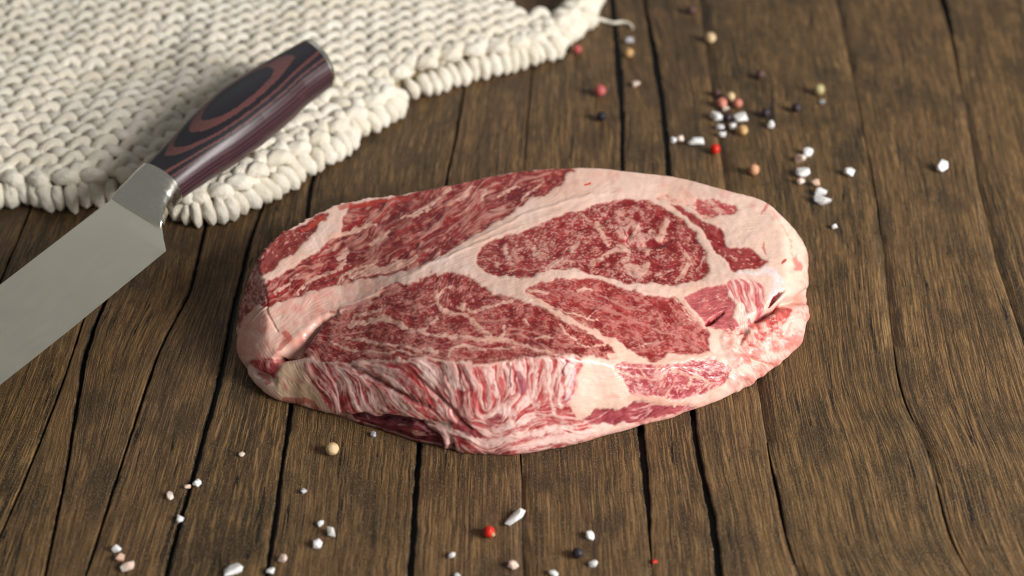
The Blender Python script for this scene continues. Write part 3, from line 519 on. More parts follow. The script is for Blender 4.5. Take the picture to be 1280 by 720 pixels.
# stations round the cut: rim of the top face, foot on the table, rim height (m), bulge (m)
ST = [(324, 324, 302, 402, .030, .0015), (330, 350, 297, 424, .028, .002), (334, 374, 299, 446, .026, .003), (334, 402, 309, 466, .022, .004), (338, 430, 323, 483, .018, .004), (355, 446, 343, 500, .0165, .003), (378, 449, 372, 508, .018, .002), (410, 452, 410, 519, .021, .002), (450, 453, 448, 533, .025, .001), (500, 450, 495, 550, .031, .001), (548, 450, 545, 563, .034, .001), (600, 456, 595, 571, .0345, .001), (650, 450, 645, 572, .034, .001), (700, 448, 700, 563, .033, .001), (737, 451, 752, 550, .029, .001), (778, 459, 802, 536, .024, .001), (838, 459, 852, 521, .0195, .001), (880, 457, 893, 506, .0165, .002), (908, 448, 928, 486, .015, .003), (930, 432, 957, 468, .015, .004), (954, 412, 984, 446, .016, .005), (972, 392, 1000, 420, .0175, .005), (980, 366, 1007, 396, .020, .004), (982, 335, 1009, 376, .022, .003), (980, 300, 1009, 352, .0235, .003), (970, 266, 1003, 320, .025, .003),
      (950, 248, None, 0, .026, .001), (915, 238.5, None, 0, .027, .001), (850, 223, None, 0, .028, .001), (790, 214.5, None, 0, .030, .001), (720, 209.5, None, 0, .032, .001), (650, 214.5, None, 0, .033, .001), (560, 231.5, None, 0, .033, .001), (500, 242.5, None, 0, .032, .001), (430, 254, None, 0, .031, .001), (375, 279.5, 372, 355, .030, .001), (342, 300, 326, 374, .030, .001)]
def build_steak():
    NTH, NTOP, NSIDE, NBOT = 2200, 176, 118, 8
    n = len(ST); t = np.arange(NTH) / NTH * n
    rim_px = np.array([(s[0], s[1]) for s in ST], float); Hs = np.array([s[4] for s in ST]); bul = np.array([s[5] for s in ST])
    rim = at(rim_px[:, 0], rim_px[:, 1], Hs)
    cen = at(650, 345, 0.03)
    foot = np.zeros((n, 3))
    for k, s in enumerate(ST):
        if s[2] is None:
            d = rim[k] - cen; d[2] = 0; d /= np.linalg.norm(d); foot[k] = rim[k] + d * 0.001; foot[k][2] = 0
        else: foot[k] = at(s[2], s[3], 0.0)
    R = interp_curve(rim, t, True); F = interp_curve(foot, t, True); B = interp_curve(np.stack([bul] * 3, 1), t, True)[:, :1]
    F[:, 2] = 0.0002
    # irregular contour
    ang = np.arange(NTH) / NTH * 2 * np.pi
    wob = fbm(np.cos(ang) * 6, np.sin(ang) * 6, 3, 2) * 0.0008
    d = (F - cen); d[:, 2] = 0; d /= np.linalg.norm(d, axis=1, keepdims=True)
    kk = t; lw = np.clip((kk - 32) / 1.5, 0, 1) + np.clip(3 - kk, 0, 1) * 0.8
    wob = wob + lw * fbm(np.cos(ang) * 45, np.sin(ang) * 45, 13, 3) * 0.0013
    R = R + d * wob[:, None]; F = F + d * wob[:, None] * 1.3
    # spine of the top face
    A0 = at(430, 375, .024); A1 = at(880, 350, .0245)
    ab = (A1 - A0)[:2]; s = np.clip(((R[:, :2] - A0[:2]) @ ab) / (ab @ ab), 0, 1)
    ker = np.exp(-0.5 * (np.arange(-60, 61) / 25.0) ** 2); ker /= ker.sum(); s = np.convolve(np.concatenate([s[-60:], s, s[:60]]), ker, 'valid')
    seg = A0 + (A1 - A0) * s[:, None]
    seg[:, 2] = interp_curve(np.array([[.0255] * 3, [.0320] * 3, [.0335] * 3, [.0325] * 3, [.0275] * 3, [.0235] * 3]), s * 4.999)[:, 0]
    rr = np.linspace(0, 1, NTOP)[:, None, None]
    e = np.clip(rr, 0, 1)
    top = seg[None] + rr * (R - seg)[None]
    top[..., 2] = (seg[None, :, 2:] * (1 - e ** 1.6) + R[None, :, 2:] * e ** 1.6)[..., 0]
    q = (np.arange(1, NSIDE + 1) / NSIDE)[:, None, None]
    side = R[None] + (F - R)[None] * q
    side = side + d[None] * (B[None] * 4 * q * (1 - q)) + d[None] * 0.0012 * np.sin(np.pi * q) * 0
    # the foot tucks under a little
    side = side - d[None] * 0.0016 * np.clip((q - 0.88) / 0.12, 0, 1) ** 2
    P = np.concatenate([top, side], 0)
    K = P.shape[0]
    # round the rim: soft at the fatty right end and the left flap, crisp along the cut front
    rad = interp_curve(np.array([[3.4 if k < 8 else (4.6 if 17 <= k <= 27 else 2.4)] * 3 for k in range(n)], float), t, True)[:, 0]
    def smooth_ax0(a, sg):
        r = int(sg * 3) + 1; kr = np.exp(-0.5 * (np.arange(-r, r + 1) / sg) ** 2); kr /= kr.sum()
        pd = np.concatenate([np.repeat(a[:1], r, 0), a, np.repeat(a[-1:], r, 0)], 0)
        # keep the ends straight
        pd[:r] = 2 * a[:1] - a[1:r + 1][::-1]; pd[-r:] = 2 * a[-1:] - a[-r - 1:-1][::-1]
        return sum(kr[i] * pd[i:i + len(a)] for i in range(2 * r + 1))
    Pa, Pb = smooth_ax0(P, 2.2), smooth_ax0(P, 6.5)
    wgt = np.clip((rad - 2.4) / 2.6, 0, 1)[None, :, None]
    P = Pa * (1 - wgt) + Pb * wgt
    # underside
    bot = [F - d * 0.0016]
    for k in range(NBOT):
        f = (k + 1) / NBOT; bq = F + (seg - F) * f; bq[:, 2] = 0.0001; bot.append(bq)
    P = np.concatenate([P, np.array(bot[1:])], 0)
    def normals(P):
        du = np.roll(P, -1, 1) - np.roll(P, 1, 1)
        dv = np.zeros_like(P); dv[1:-1] = P[2:] - P[:-2]; dv[0] = P[1] - P[0]; dv[-1] = P[-1] - P[-2]
        N = np.cross(dv, du); L = np.linalg.norm(N, axis=-1, keepdims=True); N = N / np.maximum(L, 1e-12)
        return N
    N0 = normals(P)
    if N0[20, :, 2].mean() < 0: N0 = -N0; flip = True
    else: flip = False
    N0[0:7] = N0[7]
    px, py = proj(P)
    view = CAM - P; view /= np.linalg.norm(view, axis=-1, keepdims=True)
    face = (N0 * view).sum(-1)
    vis = np.clip((face + 0.02) / 0.12, 0, 1) * (np.arange(len(P)) < K)[:, None]
    h = bil(HGT, px, py) * np.clip((face + 0.30) / 0.25, 0, 1) * (np.arange(len(P)) < K)[:, None]
    # slow lumps everywhere
    lump = (fbm(P[..., 0] * 55, P[..., 1] * 55 + P[..., 2] * 40, 8, 3) * 0.00035) * (np.arange(len(P)) < K - 6)[:, None]
    # the hidden back: fat cap with a few red patches
    hid = fbm(P[..., 0] * 140, P[..., 1] * 60 + P[..., 2] * 300, 31, 4)
    bm = np.clip((hid - 0.05) * 4, 0, 1)[..., None]
    backc = lin((222, 172, 156)) * (1 - bm) + lin((160, 66, 66)) * bm
    col = bil(COL, px, py) * vis[..., None] + backc * (1 - vis[..., None])
    wet = bil(WET, px, py)
    Pd = P + N0 * (h + lump)[..., None]
    Pd[..., 2] = np.maximum(Pd[..., 2], 0.0001)
    N1 = normals(Pd); N1 = -N1 if flip else N1; N1[0:7] = N1[7]
    lab_v = LAB[np.clip(((py - Y0S) * SC2).astype(int), 0, HC - 1), np.clip(((px - X0) * SC2).astype(int), 0, WC - 1)]
    lab_v = np.where(vis > 0.3, lab_v, 0)
    nr = len(P)
    idx = np.arange(nr * NTH).reshape(nr, NTH)
    a = idx[:-1]; b = idx[1:]
    Q = np.stack([a, np.roll(a, -1, 1), np.roll(b, -1, 1), b], -1)
    if not flip: Q = Q[..., ::-1]
    ring = np.arange(nr - 1)
    ql = lab_v[:-1].astype(int).copy()
    # the fat splits into the seam of the top face, the rim of the sides and the hidden back and underside
    mid_front = (py[:-1] > 440) | (ring[:, None] >= NTOP + 6)
    fatside = (ql == 0) & mid_front
    hidden = vis[:-1] < 0.3
    ql = np.where(ql > 0, ql, np.where(hidden, 102, np.where(fatside, 101, 100)))
    V = Pd.reshape(-1, 3); Nn = N1.reshape(-1, 3); Cc = np.concatenate([col, np.ones(col.shape[:2] + (1,))], -1).reshape(-1, 4); Wt = wet.reshape(-1)
    Qf = Q.reshape(-1, 4); ql = ql.reshape(-1)
    t_ = NT('raw_meat')
    cc = t_.attr('tint', 'Color'); wet_ = t_.attr('wet', 'Fac')
    sp = t_.noise(t_.vmul(t_.obj(), (2300, 2300, 2300)), 1.0, 2.0, 0.6)
    sp2 = t_.noise(t_.vmul(t_.obj(), (620, 620, 620)), 1.0, 2.0, 0.6)
    t_.bump(t_.math('ADD', t_.math('MULTIPLY', sp, 0.5), sp2), 0.26, 0.0002)
    t_.set(Base_Color=cc, Roughness=t_.math('ADD', wet_, t_.ramp(sp2, 0.35, 0.7, -0.08, 0.10)), Specular_IOR_Level=0.34)
    root = empty('beef_steak', (float(cen[0]), float(cen[1]), 0)); tag(root, 'large raw marbled beef steak with cream fat seams lying on the brown boards', 'steak')
    names = {q + 1: k for q, k in enumerate(NAMES)}; names.update({100: 'fat_seam', 101: 'side_fat', 102: 'underside'})
    LBL = {'eye_muscle': 'oval marbled eye muscle ringed by fat', 'long_muscle': 'long streaky red muscle along the back edge', 'blade_muscle': 'wide marbled muscle in front of the fat seam', 'fan_muscle': 'fan shaped paler muscle right of centre', 'dark_flap': 'dark wet purple flap under the front side', 'front_strip': 'cut front side streaked with fat', 'crescent_muscle': 'plain dark red crescent beside the oval muscle', 'cut_muscle': 'small pink muscle with a knife slit'}
    off = np.array([cen[0], cen[1], 0])
    for key, nm in names.items():
        s_ = ql == key
        if not s_.any(): continue
        f = Qf[s_]; u, inv = np.unique(f, return_inverse=True)
        o = mesh_np(nm, V[u] - off, inv.reshape(-1, 4), t_.m, root, attrs={'tint': Cc[u], 'wet': Wt[u]}, normals=Nn[u])
        if nm in LBL: o['label'] = LBL[nm]
build_steak()


# ------------------------------------------------------------------ KNITTED CLOTH
def yarn_material(name, c1, c2):
    t = NT(name)
    y = t.attr('yarn')                                        # round the strand, along it, random per stitch
    fib = t.noise(t.vmul(y, (4.0, 0.7, 9.0)), 1.0, 3.0, 0.6)
    fz = t.noise(t.vmul(t.obj(), (1500, 1500, 1500)), 1.0, 3.0, 0.6)
    pl = t.noise(t.vmul(y, (0.0, 0.0, 13.7)), 1.0, 0.0)
    c = t.mix(t.ramp(pl, 0.3, 0.7), C4(c1), C4(c2))
    c = t.mix(t.math('MULTIPLY', t.ramp(fib, 0.45, 0.75), 0.4), c, C4((206, 190, 160)))
    t.bump(t.math('ADD', fib, t.math('MULTIPLY', fz, 0.9)), 0.9, 0.0009)
    t.set(Base_Color=c, Roughness=0.92, Specular_IOR_Level=0.15)
    t.b.inputs['Sheen Weight'].default_value = 0.25; t.b.inputs['Sheen Roughness'].default_value = 0.5
    return t.m
YARN = yarn_material('cream_cotton_yarn', (236, 226, 206), (247, 241, 227))
KNIT_SHADE = yarn_material('knit_shade_tan', (176, 148, 104), (192, 166, 122))  # bounced shade between the stitches put into the colour; the yarn itself is cream
J0 = at(165, 262, 0.026); K_AZ, K_EL, K_ROLL = 0.971, 0.10, 0.06
def knife_frame():
    a = np.array([math.cos(K_EL) * math.cos(K_AZ), math.cos(K_EL) * math.sin(K_AZ), math.sin(K_EL)])
    w = np.cross([0, 0, 1.0], a); w /= np.linalg.norm(w); n = np.cross(a, w)
    return a, math.cos(K_ROLL) * w + math.sin(K_ROLL) * n, -math.sin(K_ROLL) * w + math.cos(K_ROLL) * n
KA, KW, KN = knife_frame()
HEM_PX = [(-330, 300), (-200, 280), (-60, 265), (40, 268), (97, 267), (150, 264), (185, 268), (205, 275), (222, 285), (255, 287), (300, 279), (335, 263), (365, 243), (400, 220), (440, 195), (480, 166), (506, 149), (517, 132), (545, 122), (600, 105), (665, 89), (700, 74), (715, 63), (730, 51), (745, 32), (754, 14), (755, -6), (750, -16)]
BACK_PX = [(735, -3), (715, 5), (690, 7), (668, 6), (640, 0), (612, -14), (570, -60), (480, -90), (330, -90), (240, -50), (222, -14), (212, 1), (198, 10), (187, 12), (174, 9), (162, 1), (152, -14), (120, -60), (0, -120), (-330, -120)]
def lobe_template(nu=20, nv=11):
    u = np.arange(nu) / nu * 2 * np.pi; v = np.linspace(-1, 1, nv)
    V, U = np.meshgrid(v, u, indexing='ij')
    r = np.sqrt(np.clip(1 - np.abs(V) ** 2.5, 0.0, 1)) ** 0.9
    P = np.stack([V, r * np.cos(U), r * np.sin(U)], -1)
    y = np.stack([U / (2 * np.pi) * 6, V * 4, 0 * U], -1)
    idx = np.arange(nv * nu).reshape(nv, nu)
    Q = np.stack([idx[:-1], np.roll(idx[:-1], -1, 1), np.roll(idx[1:], -1, 1), idx[1:]], -1).reshape(-1, 4)
    return P.reshape(-1, 3), Q[:, ::-1], y.reshape(-1, 3), U.ravel(), V.ravel()
LT = lobe_template()
def lobes_mesh(name, L, mat, parent):
    """L rows: centre (3), long axis (3), side axis (3), three half sizes, bend, seed"""
    P, Q, Y, U, Vv = LT; Vs, Qs, Ys = [], [], []
    for k, (c, a, b, s, bend, seed) in enumerate(L):
        a = a / np.linalg.norm(a); n = np.cross(a, b); n /= np.linalg.norm(n); b = np.cross(n, a)
        tw = 1 + 0.08 * np.sin(3 * U + 6.0 * Vv + seed * 7) + 0.06 * np.sin(2 * U - 3 * Vv + seed * 3) + 0.04 * np.sin(7 * U + 3 * Vv + seed * 40)
        x = P[:, 0] * s[0]; yy = P[:, 1] * s[1] * tw * (1 + 0.18 * Vv * math.sin(seed * 11)); zz = P[:, 2] * s[2] * tw - bend * s[2] * Vv ** 2
        yy = yy + 0.25 * s[1] * np.sin(seed * 5) * (Vv ** 2)
        Vs.append(c + x[:, None] * a + yy[:, None] * b + zz[:, None] * n); Qs.append(Q + k * len(P))
        q = Y.copy(); q[:, 2] = seed; Ys.append(q)
    o = mesh_np(name, np.concatenate(Vs), np.concatenate(Qs), mat, parent, attrs={'yarn': np.concatenate(Ys)})
    o['kind'] = 'stuff'
    return o
def build_cloth():
    rng = np.random.RandomState(4)
    root = empty('knitted_cloth', (float(J0[0]), float(J0[1]), 0)); tag(root, 'chunky cream knitted cloth spread behind the steak under the knife handle', 'cloth')
    off = np.array([J0[0], J0[1], 0.0])
    hem = at(*np.array(HEM_PX, float).T); bk = at(*np.array(BACK_PX, float).T, 0.017)
    t = np.linspace(0, len(hem) - 1 - 1e-6, 900); hc = interp_curve(hem, t)[:, :2]
    seg = np.linalg.norm(np.diff(hc, axis=0), axis=1); S = np.concatenate([[0], np.cumsum(seg)])
    poly = np.concatenate([hc[::6], bk[:, :2]], 0)
    def dist_hem(p):
        d = np.linalg.norm(hc - p, axis=1); return d.min(), d.argmin()
    def height(x, y, d):
        z = 0.0035 + 0.0125 * (1 - math.exp(-max(d, 0) / 0.016))
        z += 0.0042 * float(perlin(np.array(x * 22.0), np.array(y * 16.0), 9)) + 0.0016 * float(perlin(np.array(x * 55.0), np.array(y * 40.0), 10))
        z += 0.008 * float(np.clip((y - 0.14) / 0.10, 0, 1)) * float(np.clip((0.0 - x) / 0.06, 0, 1))
        p = np.array([x, y, 0]) - J0; l = p[0] * KA[0] + p[1] * KA[1]; w = p[0] * -KA[1] + p[1] * KA[0]; w /= math.hypot(KA[0], KA[1])
        if -0.3 < l < 0.15:
            under = J0[2] + max(l, -0.2) * KA[2] - (0.0105 if l > 0.012 else 0.0035) - 0.0048
            k = math.exp(-0.5 * (w / 0.019) ** 2) if l > 0 else math.exp(-0.5 * ((w + 0.01) / 0.028) ** 2)
            z = z * (1 - k) + min(z, under) * k
        return max(z, 0.002)
    # rows of stitches: one running yarn per row, looped through its neighbours, purl side up
    W, CO, A, H, D = 0.0121, 0.0098, 0.0021, 0.0084, 0.0022
    NS, NR = 20, 10
    Vs, Qs, Ys, base = [], [], [], 0
    ph = np.arange(NR) / NR * 2 * np.pi
    gxs = np.arange(-0.50, 0.20, 0.004); gys = np.arange(-0.01, 0.38, 0.004)
    HG = np.zeros((len(gxs), len(gys))); DG = np.zeros_like(HG)
    for i, x in enumerate(gxs):
        for j, y in enumerate(gys):
            d, _ = dist_hem(np.array([x, y])); DG[i, j] = d; HG[i, j] = height(x, y, d)
    INS = pip(poly, *np.meshgrid(gxs, gys, indexing='ij')); DG = np.where(INS, DG, -DG)
    def look(G, x, y):
        u = np.clip((x - gxs[0]) / 0.004, 0, len(gxs) - 1.01); v = np.clip((y - gys[0]) / 0.004, 0, len(gys) - 1.01)
        i = u.astype(int); j = v.astype(int); fu = u - i; fv = v - j
        return (G[i, j] * (1 - fu) + G[i + 1, j] * fu) * (1 - fv) + (G[i, j + 1] * (1 - fu) + G[i + 1, j + 1] * fu) * fv
    for j in range(-4, 36):
        n = 52 * NS; t = np.arange(n) / NS * 2 * np.pi; k = (np.arange(n) // NS)
        jx = rng.randn(54) * 0.0005; jy = rng.randn(54) * 0.0006; js = rng.uniform(0.9, 1.12, 54)
        kf = np.arange(n) / NS; lerp = lambda a: np.interp(kf, np.arange(54), a)
        x = -0.46 + W * t / (2 * np.pi) + A * np.sin(2 * t) + lerp(jx)
        y = 0.03 + j * CO - H * lerp(js) * np.cos(t) - 0.0021 * np.sin(t) + lerp(jy)
        x = x + 0.004 * np.sin(y * 24 + x * 8); y = y + 0.0045 * np.sin(x * 14 + 1)
        dd = look(DG, x, y); zz = look(HG, x, y) + D * np.cos(2 * t) - 0.0006
        ok = dd > 0.0095
        # runs of the yarn that lie on the cloth
        e = np.flatnonzero(np.diff(np.concatenate([[0], ok.astype(int), [0]])))
        for a, b in zip(e[::2], e[1::2]):
            if b - a < 6: continue
            c = np.stack([x[a:b], y[a:b], zz[a:b]], 1); tg = np.gradient(c, axis=0); tg /= np.linalg.norm(tg, axis=1, keepdims=True)
            sd = np.cross(tg, [0, 0, 1.0]); sd /= np.maximum(np.linalg.norm(sd, axis=1, keepdims=True), 1e-9); up = np.cross(sd, tg)
            L_ = np.arange(a, b) / NS
            r = 0.0029 * (1 + 0.10 * fbm(L_ * 1.7, L_ * 0 + j * 3.3, 51, 2)[:, None] + 0.07 * np.sin(3 * ph[None] + L_[:, None] * 9) + 0.05 * np.sin(5 * ph[None] - L_[:, None] * 7))
            r[0] *= 0.3; r[-1] *= 0.3
            V = c[:, None] + r[..., None] * (np.cos(ph)[None, :, None] * sd[:, None] * 1.08 + np.sin(ph)[None, :, None] * up[:, None] * 0.92)
            m = b - a; idx = base + np.arange(m * NR).reshape(m, NR)
            Vs.append(V.reshape(-1, 3) - off); Qs.append(np.stack([idx[:-1], np.roll(idx[:-1], -1, 1), np.roll(idx[1:], -1, 1), idx[1:]], -1).reshape(-1, 4)); base += m * NR
            Ys.append(np.stack([np.tile(ph[None] / (2 * np.pi) * 6, (m, 1)), np.tile(L_[:, None] * 5, (1, NR)), np.tile((np.floor(L_) * 0.37 + j * 0.61)[:, None] % 1, (1, NR))], -1).reshape(-1, 3))
    o = mesh_np('stitch_rows', np.concatenate(Vs), np.concatenate(Qs), YARN, root, attrs={'yarn': np.concatenate(Ys)}); o['kind'] = 'stuff'
    L = []
    # a second layer folded over at the far edge
    for x in np.arange(-0.075, -0.012, 0.0075):
        y = at(560, 2)[1] + 0.006 + 0.010 * abs(x + 0.04) / 0.04
        for k in range(3):
            L.append((np.array([x + 0.002 * rng.randn(), y + 0.011 * k, 0.0235 + 0.003 * math.sin(x * 90)]) - off, np.array([0.95, 0.3, 0]), np.array([-0.3, 0.95, 0]), (0.0062, 0.0062, 0.0058), 0.4, rng.rand()))
    lobes_mesh('folded_layer', L, YARN, root)
    # border: side loops hanging over the edge and a chain row on top of it
    B = []
    def along(s):
        k = int(np.clip(np.searchsorted(S, s), 2, len(hc) - 3)); p = hc[k]; tg = hc[k + 2] - hc[k - 2]; tg = tg / np.linalg.norm(tg)
        return p, tg, np.array([-tg[1], tg[0]])                  # point, tangent, inward
    s = 0.0; kk = 0
    while s < S[-1]:
        p, tg, inw = along(s); r = rng.rand()
        jit = 0.0010 * math.sin(s * 170) + 0.0008 * rng.randn()
        c = np.array([*(p + inw * (0.0058 + jit)), 0.0062])
        out = np.array([*(-inw), -0.75]); out /= np.linalg.norm(out)
        lean = 0.25 * math.sin(s * 60) + 0.12 * rng.randn(); out = out + np.array([*(tg * lean), 0])
        B.append((c - off, out, np.array([*tg, 0.0]), (0.0070 * rng.uniform(.88, 1.12), 0.0031 * rng.uniform(.85, 1.2), 0.0040), 0.25, r))
        s += 0.0056 * rng.uniform(.92, 1.1)
    s = 0.0
    while s < S[-1]:
        p, tg, inw = along(s); k = 1 if kk % 2 else -1; kk += 1
        ang = k * 0.55 + 0.15 * rng.randn()
        a = np.array([*(tg * math.cos(ang) + inw * math.sin(ang)), 0.0]); n = np.array([*(-inw * 0.35), 1.0]); n /= np.linalg.norm(n)
        q = p + inw * (0.0125 + 0.0022 * k)
        z = height(q[0], q[1], 0.0125) + 0.0020
        B.append((np.array([*q, z]) - off, a, np.cross(n, a), (0.0066 * rng.uniform(.9, 1.1), 0.0037, 0.0036), 0.4, rng.rand()))
        s += 0.0064
    lobes_mesh('border_stitches', B, YARN, root)
    # added sheet below the knit, coloured with the brown shade of its gaps
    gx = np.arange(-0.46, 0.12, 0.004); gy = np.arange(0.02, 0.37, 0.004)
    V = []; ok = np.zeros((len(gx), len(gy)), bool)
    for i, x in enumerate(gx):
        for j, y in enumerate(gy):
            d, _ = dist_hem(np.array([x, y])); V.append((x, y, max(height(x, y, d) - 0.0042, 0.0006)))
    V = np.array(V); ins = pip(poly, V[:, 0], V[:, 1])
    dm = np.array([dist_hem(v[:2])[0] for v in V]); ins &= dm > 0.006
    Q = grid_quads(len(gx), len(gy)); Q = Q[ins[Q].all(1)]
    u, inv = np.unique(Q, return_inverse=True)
    mesh_np('knit_shade_sheet', V[u] - off, inv.reshape(-1, 4), KNIT_SHADE, root, attrs={'yarn': V[u] * 900})
    # loose end of yarn
    th = [(738, 21, .004), (750, 24, .003), (758, 26.5, .0015), (767, 28.5, .0012), (776, 27.5, .0012), (784, 28.5, .0012), (789, 32, .001), (791, 36, .0008)]
    c = np.array([at(a, b, z) for a, b, z in th]); c = interp_curve(c, np.linspace(0, len(c) - 1 - 1e-6, 40))
    tg = np.gradient(c, axis=0); tg /= np.linalg.norm(tg, axis=1, keepdims=True)
    sd = np.cross(tg, [0, 0, 1.0]); sd /= np.linalg.norm(sd, axis=1, keepdims=True); up = np.cross(sd, tg)
    ph = np.arange(8) / 8 * 2 * np.pi; r = np.linspace(0.00105, 0.0007, 40)[:, None, None]
    V = c[:, None] + r * (np.cos(ph)[None, :, None] * sd[:, None] + np.sin(ph)[None, :, None] * up[:, None])
    idx = np.arange(320).reshape(40, 8); Q = np.stack([idx[:-1], np.roll(idx[:-1], -1, 1), np.roll(idx[1:], -1, 1), idx[1:]], -1).reshape(-1, 4)
    o = mesh_np('loose_thread', V.reshape(-1, 3) - off, Q, YARN, root, attrs={'yarn': np.tile([0.1, 0.2, 0.3], (320, 1))})
    o['label'] = 'thin loose end of white yarn at the corner'
build_cloth()


# ------------------------------------------------------------------ KNIFE
def steel(name, base, rough, brush):
    t = NT(name)
    loc = t.attr('loc')
    n1 = t.noise(t.vmul(loc, brush), 1.0, 3.0, 0.6)
    n2 = t.noise(t.vmul(loc, (0.06, 0.06, 0.06)), 1.0, 3.0, 0.6)
    t.bump(n1, 0.12 if brush[0] < 0.3 else 0.02, 0.0001)
    t.set(Base_Color=C4(base), Metallic=1.0, Roughness=t.math('ADD', t.ramp(n1, 0.3, 0.7, rough - 0.05, rough + 0.06), t.ramp(n2, 0.35, 0.65, -0.02, 0.02)))
    return t.m
BLADE = steel('brushed_blade_steel', (250, 244, 226), 0.35, (0.10, 3.2, 1.0))
BOLST = steel('polished_bolster_steel', (230, 226, 214), 0.24, (0.5, 0.2, 0.5))
def handle_material():
    t = NT('laminated_handle_wood')
    c = t.attr('tint', 'Color'); loc = t.attr('loc')
    g = t.noise(t.vmul(loc, (0.12, 2.2, 2.2)), 1.0, 3.0, 0.6)
    c2 = t.mix(t.math('MULTIPLY', t.ramp(g, 0.45, 0.75), 0.4), c, C4((52, 38, 42)), 'MIX')
    t.bump(g, 0.15, 0.0002)
    t.set(Base_Color=c2, Roughness=0.36, Specular_IOR_Level=0.45)
    return t.m
HANDLE = handle_material()
def kpt(l, w, n):
    """knife coordinates (millimetres along, towards the spine, out of the upper face) to world"""
    l, w, n = (np.asarray(v, float)[..., None] / 1000 for v in (l, w, n))
    return J0 + l * KA + w * KW + n * KN
def build_knife():
    root = empty('chef_knife', (float(J0[0]), float(J0[1]), float(J0[2]))); tag(root, 'kitchen knife with a layered red and black wooden handle resting on the knitted cloth', 'knife')
    # blade: lens section from spine to edge
    ls = np.concatenate([np.linspace(0.8, -9.3, 24), np.linspace(-10.2, -178, 120)])
    low = np.interp(-ls, [-1, 0, 1.2, 3, 5, 7, 9.3, 60, 110, 140, 160, 172, 178], [-17.0, -17.3, -18.6, -20.8, -23.2, -26.0, -28.9, -28.5, -27.0, -22.5, -16.5, -9.5, -3.2])
    top = np.interp(-ls, [-1, 0, 100, 130, 150, 165, 174, 178], [11.1, 11.1, 11.1, 10.2, 8.2, 4.6, 0.5, -2.6])
    f = np.concatenate([[0, 0.012, 0.03], np.linspace(0.08, 0.92, 16), [0.955, 0.98, 1.0]])
    def thick(fr): return np.where(fr < 0.012, 0.7, np.where(fr < 0.03, 0.98, 1.05 * (1 - fr) ** 0.8 * 0.97 + 0.05))
    Wd = top[:, None] + (low - top)[:, None] * f[None]; Ld = np.repeat(ls[:, None], len(f), 1); Th = np.tile(thick(f), (len(ls), 1)) * np.interp(-ls, [-1, 170, 178], [1, 0.8, 0.4])[:, None]
    V = np.concatenate([kpt(Ld, Wd, Th).reshape(-1, 3), kpt(Ld, Wd, -Th).reshape(-1, 3)]); nn = Ld.size
    loc = np.concatenate([np.stack([Ld, Wd, Th], -1).reshape(-1, 3)] * 2)
    Qa = grid_quads(len(ls), len(f)); idx = np.arange(nn).reshape(Ld.shape)
    bd = np.concatenate([idx[:, 0], idx[-1, 1:], idx[::-1, -1][1:], idx[0, ::-1][1:]])
    rimq = np.stack([bd[:-1], bd[1:], bd[1:] + nn, bd[:-1] + nn], -1)
    o = mesh_np('blade', V - J0, np.concatenate([Qa, Qa[:, ::-1] + nn, rimq[:, ::-1]]), BLADE, root, attrs={'loc': loc})
    md = o.modifiers.new('split', 'EDGE_SPLIT'); md.split_angle = math.radians(35)
    # bolster, handle and butt cap: lofted super-elliptic sections
    NPH = 200; ph = np.arange(NPH) / NPH * 2 * np.pi
    cs, sn = np.cos(ph), np.sin(ph)
    def loft(ls, a, c, w0, ex, slant=0.0):
        e = np.asarray(ex)[:, None]
        ww = w0[:, None] + a[:, None] * np.sign(cs) * np.abs(cs) ** (2 / e); nz = c[:, None] * np.sign(sn) * np.abs(sn) ** (2 / e)
        ll = ls[:, None] + slant * (ww - 1.0)
        return ll, ww, nz
    def finish(nm, ll, ww, nz, mat, tint=None, cap=True):
        V = kpt(ll, ww, nz).reshape(-1, 3) - J0; K = len(ll); idx = np.arange(K * NPH).reshape(K, NPH)
        Q = np.stack([idx[:-1], np.roll(idx[:-1], -1, 1), np.roll(idx[1:], -1, 1), idx[1:]], -1).reshape(-1, 4)
        at_ = {'loc': np.stack([ll, ww, nz], -1).reshape(-1, 3)}
        if tint is not None: at_['tint'] = np.concatenate([tint, np.ones(tint.shape[:-1] + (1,))], -1).reshape(-1, 4)
        return mesh_np(nm, V, Q[:, ::-1], mat, root, attrs=at_)
    # bolster
    lb = np.linspace(-1.0, 18.6, 60)
    wt = np.interp(lb, [-1, 2, 8, 19], [11.5, 11.8, 12.4, 13.0]); wl = np.interp(lb, [-1, 1, 4, 8, 12, 19], [-17.6, -17.0, -14.8, -12.4, -11.0, -9.8])
    cb = np.interp(lb, [-1, 1, 3, 6, 10, 14, 19], [1.3, 3.0, 3.9, 4.6, 6.0, 7.6, 8.9])
    ll, ww, nz = loft(lb, (wt - wl) / 2, cb, (wt + wl) / 2, np.interp(lb, [-1, 8, 19], [5.0, 3.0, 2.3]))
    ll = np.concatenate([ll[:1], ll]); ww = np.concatenate([ww[:1] * 0 - 3, ww]); nz = np.concatenate([nz[:1] * 0, nz])
    finish('bolster', ll, ww, nz, BOLST)
    # handle
    lh = np.linspace(18.6, 117.0, 330)
    ah = interp_curve(np.array([[10.9] * 3, [12.4] * 3, [14.8] * 3, [15.9] * 3, [15.4] * 3, [13.8] * 3, [13.0] * 3]), (lh - 18.6) / 98.5 * 5.999)[:, 0]
    ch = interp_curve(np.array([[8.7] * 3, [10.2] * 3, [11.9] * 3, [12.6] * 3, [12.2] * 3, [11.2] * 3, [10.4] * 3]), (lh - 18.6) / 98.5 * 5.999)[:, 0]
    wc = np.interp(lh, [18, 40, 70, 100, 118], [1.4, 2.2, 3.0, 2.0, 0.2])
    sl = 0.30 * np.clip((lh - 60) / 57, 0, 1)
    e = np.full(len(lh), 2.25); ex = e[:, None]
